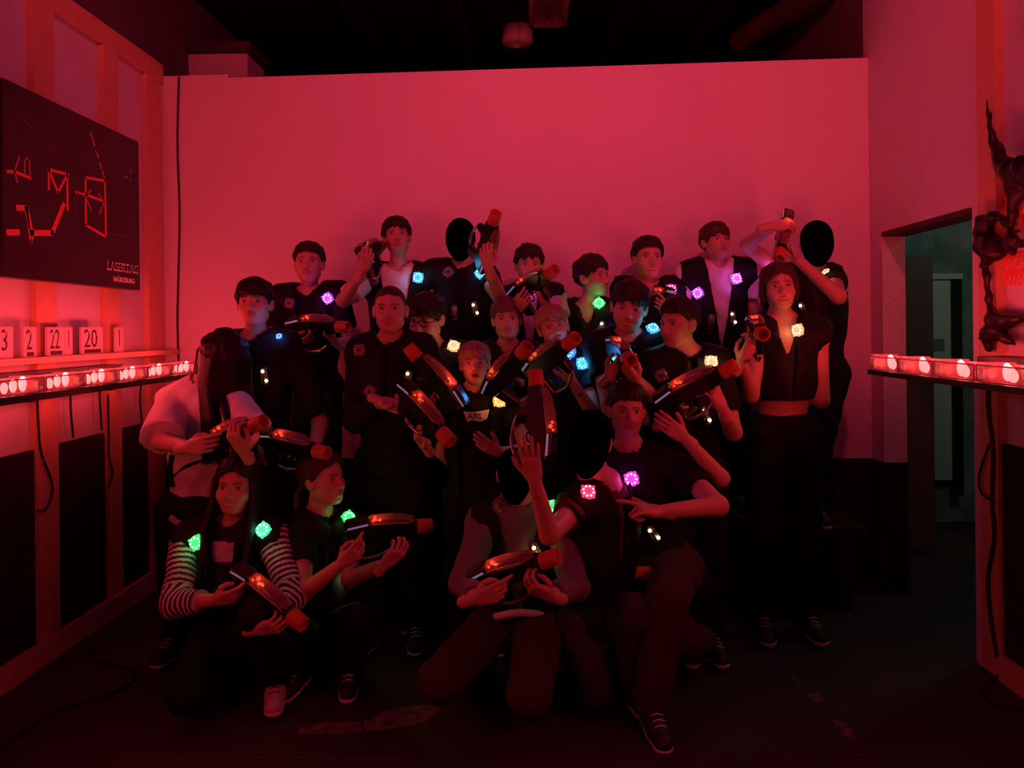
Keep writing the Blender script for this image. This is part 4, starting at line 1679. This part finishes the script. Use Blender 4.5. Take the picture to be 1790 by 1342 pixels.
ln = gun_line((838, 468), (867, 372), 3.75, True)
person('person of the back row with blacked-out head and gun raised upright', 3.95, (805, 380, 455), 0, 0, 0, hair=('cover', 0), haircol='void', bs=.97, floor_z=BENCH, neck=(812, 474, 3.97),
       sh=((757, 480, 3.97), (850, 484, 3.95)), arms={'R': (876, 524, 1, 854, 468, 1, 'grip', (850, 445))}, hand_gun=ln, top=('black', .4), vopen=.02,
       sensors=((840, 478, 'cyan', 1.2), (784, 476, 'off')), tubes=((830, 540, 1, .2), (795, 546, 0, .1)))
gun(ln, 'laser gun held upright beside a blacked-out head, orange tip up', (.5, -.8, .2))

ln = gun_line((898, 523), (971, 471), 3.70, True)
person('boy behind a slanted gun, chin lit magenta, pale shirt', 3.98, (925, 426, 497), 5, -2, 0, hair=('messy', 3), haircol='dark', bs=.92, floor_z=BENCH, neck=(925, 512, 4.0),
       sh=((886, 528, 3.98), (972, 522, 3.98)), arms={'R': (984, 575, 1, 953, 532, 1, 'grip', (947, 512)), 'L': (880, 580, 1, 905, 540, 1, 'trigger')}, hand_gun=ln, top=('lightgrey', .6), vopen=.05,
       sensors=((934, 507, 'magenta', 1.4),), tubes=((923, 570, 1, .25),))
gun(ln, 'laser gun slanting before the magenta-lit chin, orange tip at upper right', (-.3, -.5, 1))

person('boy looking sideways with a green light under his chin', 3.9, (1036, 444, 519), 48, 2, 6, hair=('swept', 4), haircol='dark', bs=.93, floor_z=.30, neck=(1030, 540, 3.93),
       sh=((992, 552, 3.95), (1076, 552, 3.9)), top=('charcoal', .5), vneck=.07, vw=.06, vopen=.03, sensors=((1047, 530, 'green', 1.3), (1065, 583, 'blue', .6)), tubes=((1049, 573, 1, -.5),))

ln = gun_line((1172, 521), (1100, 534), 3.75, True)
person('boy of the back row with short dark hair and red light', 3.98, (1133, 412, 489), 6, 3, 0, mouth='smile', hair=('short', 5), haircol='dark', bs=.93, floor_z=BENCH,
       sh=((1088, 508, 4.0), (1182, 508, 3.98)), arms={'R': (1190, 585, 1, 1165, 545, 1, 'trigger')}, hand_gun=ln, top=('black', .5), vopen=.03, sensors=((1173, 506, 'pink', 1.2),))
gun(ln, 'laser gun mostly hidden below the red light of the back row boy')

person('boy in open vest over white tee with purple and magenta lights', 3.95, (1251, 387, 456), 16, 8, 0, hair=('fringe', 6), haircol='brown', bs=.98, floor_z=BENCH, neck=(1253, 471, 3.98),
       sh=((1203, 482, 3.97), (1302, 478, 3.97)), top=('white', .5), vopen=.068, sensors=((1220, 512, 'purple', .7), (1287, 487, 'violet', 1.5)), tubes=((1281, 556, 1, .15), (1243, 562, 0, -.1)))

ln = gun_line((1374, 379), (1362, 452), 3.78, True)
person('person at the far right with blacked-out head and both arms raised', 3.85, (1428, 384, 464), -10, 0, 0, hair=('cover', 0), haircol='void', bs=1.0, floor_z=BENCH, neck=(1422, 480, 3.88),
       sh=((1378, 488, 3.9), (1456, 490, 3.86)), arms={'L': (1306, 428, 1, 1349, 396, 1, 'grip', (1372, 392, -.01)), 'R': (1466, 518, 1, 1392, 452, 1, 'grip', (1368, 436, -.02))}, hand_gun=ln, top=('charcoal', .35), vopen=.03,
       legs={'L': (P(1395, 760, 3.80), P(1398, 880, 3.84)), 'R': (P(1432, 760, 3.80), P(1416, 885, 3.82))}, shoes='dark',
       sensors=((1430, 468, 'amber', 1.6), (1356, 474, 'violet', 1.2)), tubes=((1403, 541, 1, .3),))
gun(ln, 'laser gun pointed down at arm height with blue lamp, held by raised hands', (0, -1, .45), .3)

# ---- middle row
ln = gun_line((362, 785), (460, 736), 3.06, True)
person('girl with long dark hair hanging over her bowed head, pale tee', 3.28, (393, 575, 680), 40, -22, 0, hair=('curtain', 7), haircol='black', bs=1.0, neck=(362, 672, 3.31),
       sh=((302, 700, 3.30), (402, 690, 3.30)), tyaw=10, hip=(345, 900, 3.32), arms={'L': (282, 772, 1, 330, 782, 1, 'trigger', (352, 778)), 'R': (440, 760, 1, 424, 786, 1, 'grip', (412, 768))}, hand_gun=ln,
       top=('white', .92), vest=False, hem=-.02, flare=.035, bands=(('strap', [(372, 655), (388, 690), (398, 730), (404, 765)], .016, 'vest'), ('strap', [(302, 795), (300, 820), (303, 850)], .013, 'vest'), ('strap', [(300, 838), (325, 815), (370, 800), (400, 792)], .007, 'vest')))
gun(ln, 'laser gun with orange tip held by the girl in pale tee')

ln = gun_line((455, 770), (572, 792), 3.15, True)
person('dark-haired boy with blue-lit neck left of the middle row', 3.45, (445, 484, 571), 8, 4, 0, hair=('fringe', 8), haircol='black', bs=1.0, neck=(447, 598, 3.48),
       sh=((398, 612, 3.48), (502, 608, 3.46)), arms={'L': (412, 745, 1, 462, 803, 1, 'trigger', (482, 793)), 'R': (560, 740, 1, 545, 800, 1, 'grip', (535, 795))}, hand_gun=ln, top=('black', .9),
       vopen=.03, sensors=((488, 588, 'blue', 2.2, .5),), tubes=((462, 657, 1, .1), (533, 770, 1, .2)),
       prints=(('T', 500, 722, .03, M_PALE), ('E', 501, 738, .03, M_PALE)))
gun(ln, 'laser gun held at the waist above the kneeling girls, screen at left', (0, -.55, 1), .15)

ln = gun_line((700, 680), (788, 772), 3.05, True)
person('boy with cropped hair in black hooded top', 3.35, (682, 495, 583), 4, 2, 0, hair=('buzz', 9), haircol='brown', bs=.98, neck=(683, 603, 3.38),
       sh=((630, 618, 3.38), (742, 616, 3.38)), arms={'L': (622, 735, 0, 668, 702, 1, 'trigger', (696, 712)), 'R': (772, 730, 1, 742, 778, 1, 'grip', (733, 766))}, hand_gun=ln, top=('black', 1.9), vopen=.01,
       sensors=((629, 612, 'off'), (648, 684, 'off')), tubes=((713, 662, 1, -.1),))
gun(ln, 'laser gun slanting down before the crop-haired boy, orange tip low', (.1, -.55, 1), .12)

ln = gun_line((805, 716), (712, 604), 3.2, False)
person('boy with dark glasses looking down', 3.58, (746, 511, 597), -22, -16, -4, hair=('fringe', 10), haircol='dark', bs=.96, neck=(755, 614, 3.6), glasses=True, mouth='smile',
       sh=((706, 628, 3.6), (808, 624, 3.6)), arms={'L': (695, 720, 1, 766, 716, 1, 'grip', (762, 690)), 'R': (822, 740, 1, 790, 735, 1, 'trigger', (788, 712))}, hand_gun=ln, top=('black', .6), vopen=.03,
       sensors=((733, 600, 'pink', .6), (793, 605, 'amber', 1.3)))
gun(ln, 'laser gun held upside toward upper left by the boy with glasses, red lamp glowing', (.8, -.5, .5), .3)

ln = gun_line((858, 690), (922, 604), 3.2, True)
person('fair boy in the middle between two gun tips', 3.6, (886, 519, 594), 3, 2, 3, hair=('messy', 11), haircol='lightbrown', bs=.88, neck=(888, 615, 3.62),
       sh=((842, 628, 3.62), (934, 624, 3.62)), arms={'L': (835, 720, 1, 862, 705, 1, 'trigger'), 'R': (945, 715, 1, 905, 660, 1, 'grip')}, hand_gun=ln, top=('charcoal', .5),
       sensors=((922, 630, 'cyan', .9),))
gun(ln, 'laser gun pointing up before the fair boy in the middle', (-.5, -.5, .8))

ln = gun_line((924, 660), (1006, 590), 3.1, True)
person('blond boy with blue-lit face and gun across his chest', 3.5, (966, 531, 607), 6, 0, 16, hair=('messy', 12), haircol='blond', bs=.92, neck=(975, 622, 3.52),
       sh=((932, 640, 3.5), (1030, 640, 3.5)), arms={'R': (1040, 728, 1, 1001, 668, 1, 'spread', (980, 628)), 'L': (915, 745, 1, 948, 690, 1, 'grip', (955, 668))}, hand_gun=ln, top=('navy', .5), vopen=.06,
       sensors=((1018, 635, 'cyan', 3.5), (985, 612, 'blue', 2.0)))
gun(ln, 'laser gun across the chest of the blond blue-lit boy', (-.4, -.5, 1))

ln = gun_line((1068, 610), (1103, 630), 3.25, True)
person('laughing boy with thick dark fringe and two blue lights', 3.4, (1100, 488, 580), -8, -10, -8, mouth='smile', hair=('fringe', 13), haircol='dark', bs=1.0, neck=(1098, 596, 3.42),
       sh=((1045, 610, 3.42), (1152, 606, 3.42)), arms={'L': (1066, 712, 1, 1066, 656, 1, 'trigger', (1080, 640)), 'R': (1150, 700, 1, 1112, 664, 1, 'grip', (1096, 645))}, hand_gun=ln, top=('navy', .5), vopen=.02,
       sensors=((1141, 575, 'cyan', 1.6),))
gun(ln, 'laser gun aimed at the camera by the laughing boy, round muzzle facing out', (0, -.1, 1), .08)

ln = gun_line((1152, 710), (1285, 638), 3.0, True)
person('boy turned in profile to the left with amber light', 3.2, (1186, 519, 608), -52, -2, 0, hair=('short', 14), haircol='dark', bs=.99, neck=(1200, 624, 3.23),
       sh=((1138, 645, 3.2), (1254, 640, 3.22)), arms={'L': (1126, 730, 0, 1166, 735, 1, 'trigger', (1198, 716)), 'R': (1282, 755, 1, 1262, 712, 1, 'grip', (1247, 680))}, hand_gun=ln, top=('black', .7), vopen=.01,
       sensors=((1243, 633, 'amber', 1.6), (1155, 656, 'off')), tubes=((1234, 726, 1, .3),))
gun(ln, 'laser gun rising to the right before the boy in profile, orange tip beside amber light', (-.35, -.6, 1), .15)

ln = gun_line((1314, 574), (1334, 584), 3.2, True)
person('woman in sleeveless dark top aiming at the camera, bare midriff', 3.45, (1362, 459, 541), -8, 2, 4, mouth='smile', hair=('bob', 15), haircol='auburn', bs=1.02, hs=.90, neck=(1364, 563, 3.47),
       sh=((1325, 585, 3.45), (1428, 584, 3.45)), hip=(1368, 762, 3.5), arms={'R': (1436, 700, 1, 1338, 632, 1, 'grip', (1322, 610)), 'L': (1312, 690, 1, 1296, 632, 1, 'trigger', (1310, 608))}, hand_gun=ln,
       top=('charcoal', .02), hem=.165, vest_hem=.17, vopen=.04, sensors=((1395, 577, 'amber', .9),), vneck=.15, vw=.055)
gun(ln, 'laser gun aimed at the camera by the woman, round muzzle facing out', (-.1, -.1, 1))

# ---- front rows
person('small open-mouthed boy in black tee with white print', 3.3, (830, 596, 672), 4, 6, 2, mouth='open', hair=('fringe', 16), haircol='blond', bs=.84, neck=(832, 686, 3.32),
       sh=((788, 702, 3.32), (878, 700, 3.32)), arms={'R': (925, 785, 1, 872, 790, 1, 'relax', (850, 778)), 'L': (772, 790, 0, 818, 835, 0, 'relax')}, top=('black', .55), vopen=.10, vmin=.075,
       sensors=((873, 700, 'orange', 1.6),), tubes=((852, 768, 1, .1),), prints=(('FLAG', 833, 736, 0, M_PALE),))

person('person mostly hidden behind the kneeling boy, bare arm bent up', 3.22, (1152, 800, 880), 30, -30, 0, hair=('short', 17), haircol='black', bs=.93, neck=(1160, 850, 3.25),
       sh=((1120, 856, 3.25), (1210, 838, 3.18)), hip=(1150, 1060, 3.3), arms={'R': (1260, 836, 1, 1196, 764, 1, 'relax', (1166, 742))}, top=('black', .3), vest=False,
       legs={'L': (Vector((.45, 3.0, .40)), Vector((.45, 3.25, .09))), 'R': (Vector((.62, 3.0, .40)), Vector((.62, 3.25, .09)))})

ln = gun_line((946, 806), (936, 650), 2.72, False)
kn = P(1050, 1150, 2.72)
person('kneeling person with blacked-out bowed head, bare arm raised holding a gun', 2.8, (1030, 712, 828), -12, -18, -6, hair=('cover', 0), haircol='void', bs=.95, neck=(1062, 850, 2.9), hs=.94,
       sh=((1002, 893, 2.82), (1074, 902, 2.93)), hip=(1040, 1090, 3.0), arms={'L': (960, 934, 1, 934, 838, 1, 'flat', (926, 795))}, hand_gun=ln, top=('maroon', .3), vopen=.02,
       legs={'L': (Vector((.20, 2.78, .10)), Vector((.22, 3.15, .09))), 'R': (Vector((.36, 2.74, .38)), Vector((.36, 2.86, .09)))}, bottoms='jeans',
       sensors=((1028, 860, 'red', 1.0),))
gun(ln, 'laser gun held upright by the kneeling person with raised arm, orange tip on top', (.8, -.6, 0))
# scrunchie on the raised arm
o_ = MB()
o_.lathe([(-.012, .043), (.0, .055), (.012, .043), (.0, .038)], 'x', 0, 18)
c0, c1 = P(1004, 900, 2.76), P(975, 928, 2.72)
xx = (c1 - c0).normalized()
yy_ = xx.orthogonal().normalized()
zz = xx.cross(yy_)
o_.v = [Matrix(((xx.x, yy_.x, zz.x, c0.x), (xx.y, yy_.y, zz.y, c0.y), (xx.z, yy_.z, zz.z, c0.z), (0, 0, 0, 1))) @ v for v in o_.v]
tag(o_.build('arm_band', M_BLACK, None, True), 'ribbed black band around the raised bare upper arm in front', 'arm band')

person('kneeling boy pointing sideways with his hand, pink light on black tee', 3.0, (1096, 667, 762), 2, 0, -2, hair=('short', 18), haircol='black', bs=1.0, neck=(1100, 790, 3.02),
       sh=((1052, 815, 3.02), (1190, 822, 3.0)), hip=(1150, 1000, 3.08), arms={'R': (1256, 884, 1, 1152, 894, 1, 'horn', (1118, 888), (0, .4, -1)), 'L': (1064, 905, 0, 1078, 975, 0, 'relax')}, top=('black', .55), vopen=.0, vest=False,
       legs={'R': (P(1165, 1050, 2.72), P(1138, 1238, 2.70)), 'L': (P(1195, 1120, 2.95), P(1228, 1120, 3.2))}, toes={'L': (.1, .1, -1)}, bottoms='darkbrown',
       sensors=((1104, 837, 'magenta', 1.0),), tubes=((1142, 932, 1, .6), (1100, 940, 0, .5)), hem=-.04, bands=(('shirt_tail', [(1090, 996), (1110, 1002), (1140, 1001), (1164, 994)], .030, 'orange'),))

ln = gun_line((412, 1003), (530, 1092), 2.72, True)
person('crouching girl with long dark hair and striped sleeves', 3.0, (414, 797, 897), 2, 4, -2, mouth='smile', hair=('long', 19), haircol='black', bs=.95, neck=(408, 922, 3.03),
       sh=((328, 945, 3.0), (478, 942, 3.0)), hip=(405, 1125, 3.08), arms={'L': (306, 1055, 1, 378, 1048, 1, 'trigger', (412, 1042)), 'R': (512, 1045, 1, 452, 1100, 1, 'grip', (478, 1096))}, hand_gun=ln,
       top=('black', 1.62), stripes=True, vopen=.05, sensors=((344, 948, 'green', .45), (460, 926, 'mint', .5)),
       legs={'L': (Vector((-1.24, 2.74, .11)), Vector((-1.22, 3.12, .10))), 'R': (Vector((-.95, 2.66, .42)), Vector((-.98, 2.90, .09)))}, toes={'R': (.25, -1, 0), 'L': (0, .6, -.8)}, shoes='pale', wide=1.02)
gun(ln, 'laser gun slanting down before the girl in striped sleeves', (0, -.5, 1), .12)

ln = gun_line((602, 934), (753, 917), 2.95, False)
person('crouching girl in profile to the right with tied brown hair and a gun', 3.1, (566, 786, 882), 66, 4, 0, hair=('tied', 20), haircol='brown', bs=.95, neck=(556, 905, 3.13),
       sh=((530, 930, 3.05), (612, 922, 3.2)), tyaw=35, hip=(540, 1120, 3.2), arms={'L': (528, 1038, 1, 598, 984, 1, 'trigger', (630, 958)), 'R': (612, 1012, 1, 675, 985, 1, 'grip', (698, 962))}, hand_gun=ln,
       top=('black', .55), vopen=.0, sensors=((609, 905, 'green', 1.0), (530, 930, 'off')), tubes=((604, 1012, 1, .3, .12),),
       legs={'L': (P(520, 1110, 2.95), P(525, 1165, 3.02)), 'R': (P(620, 1090, 2.9), P(610, 1165, 3.02))}, toes={'R': (.2, -1, 0)}, shoes='dark')
gun(ln, 'laser gun aimed right by the crouching girl in profile', (0, -.45, 1), .12)

ln = gun_line((826, 1022), (974, 972), 2.62, True)
person('kneeling person in grey-brown jacket with blacked-out head, gun across the lap', 2.9, (900, 783, 872), 4, -8, 0, hair=('cover', 0), haircol='void', bs=.96, neck=(908, 882, 2.93), hs=.80,
       sh=((845, 912, 2.92), (978, 908, 2.92)), hip=(908, 1085, 2.97), arms={'L': (812, 1015, 1, 832, 1046, 1, 'trigger', (868, 1036)), 'R': (1004, 1025, 1, 962, 1040, 1, 'grip', (936, 1030))}, hand_gun=ln,
       top=('grey', 1.85), vopen=.085, sensors=((968, 886, 'green', .7), (868, 885, 'off')), tubes=((939, 966, 1, .4, .03),), bottoms='darkbrown',
       legs={'L': (P(768, 1190, 2.6), P(840, 1180, 3.1)), 'R': (P(925, 1215, 2.52), P(950, 1180, 3.1))}, toes={'L': (0, 1, -.2), 'R': (0, 1, -.2)}, shoes='blacklow', hem=-.04, bands=(('shirt_tail', [(866, 1078), (900, 1071), (940, 1073), (968, 1088)], .014, 'white'),))
gun(ln, 'laser gun across the lap of the kneeling person in jacket', (-.2, -.5, 1), .12)

# ------------------------------------------------------------------ the black creature sculpture hung on the right stud wall
XK = 1.80
cr = empty('creature_sculpture', tuple(PX(1735, 430, XK)))
tag(cr, 'black spindly creature sculpture with stretched limbs hung on the right stud wall', 'sculpture', None)


def limb(pts, k=.02):
    out = []
    q = [(PX(x, y, XK + dx), r) for x, y, r, dx in pts]
    for (a_, r1), (b_, r2) in zip(q[:-1], q[1:]):
        out.append(C(a_, b_, r1, r2, k))
    return out


def creature_part(name, prims):
    V, Q = surface(prims, .007, .02, .06)
    V = V + .004 * np.sin(V[:, [1, 2, 0]] * 90)
    return fast_mesh(name, V - v3(cr.location), Q, mat('black_latex', (.014, .006, .007), .35, bump=(30, .6, .01), noise=(9, .5, (.035, .010, .012))), cr)


creature_part('torso', limb([(1736, 240, .014, 0), (1750, 285, .03, 0), (1770, 298, .045, .0), (1795, 296, .05, 0), (1830, 300, .05, 0)])
              + limb([(1776, 305, .05, .0), (1778, 330, .035, 0), (1770, 372, .018, 0), (1766, 395, .012, 0)]))
creature_part('limb', limb([(1722, 172, .003, 0), (1727, 200, .008, 0), (1736, 240, .014, 0)]))
creature_part('limb', limb([(1766, 395, .014, 0), (1758, 384, .014, 0), (1738, 376, .016, 0), (1722, 388, .03, 0), (1716, 408, .026, 0), (1726, 428, .045, .0), (1738, 436, .042, 0), (1728, 450, .02, 0), (1719, 463, .012, 0)]))
creature_part('limb', limb([(1722, 450, .014, 0), (1724, 480, .010, 0), (1727, 520, .010, 0), (1733, 545, .016, 0), (1745, 562, .034, 0), (1765, 560, .024, 0), (1795, 553, .012, 0), (1830, 545, .012, 0)])
              + limb([(1738, 560, .03, 0), (1722, 580, .014, 0), (1712, 591, .006, 0)]))
creature_part('foot', limb([(1742, 580, .03, .0), (1728, 592, .02, 0), (1728, 606, .018, 0)]) + limb([(1745, 580, .03, 0), (1762, 592, .014, 0), (1776, 600, .006, 0)]))
creature_part('hand', limb([(1766, 395, .013, 0), (1768, 418, .018, -.01), (1767, 430, .024, -.01), (1771, 440, .012, -.01)]) + limb([(1766, 427, .02, 0), (1777, 420, .012, 0)]) + limb([(1766, 427, .02, 0), (1757, 430, .010, 0)]))
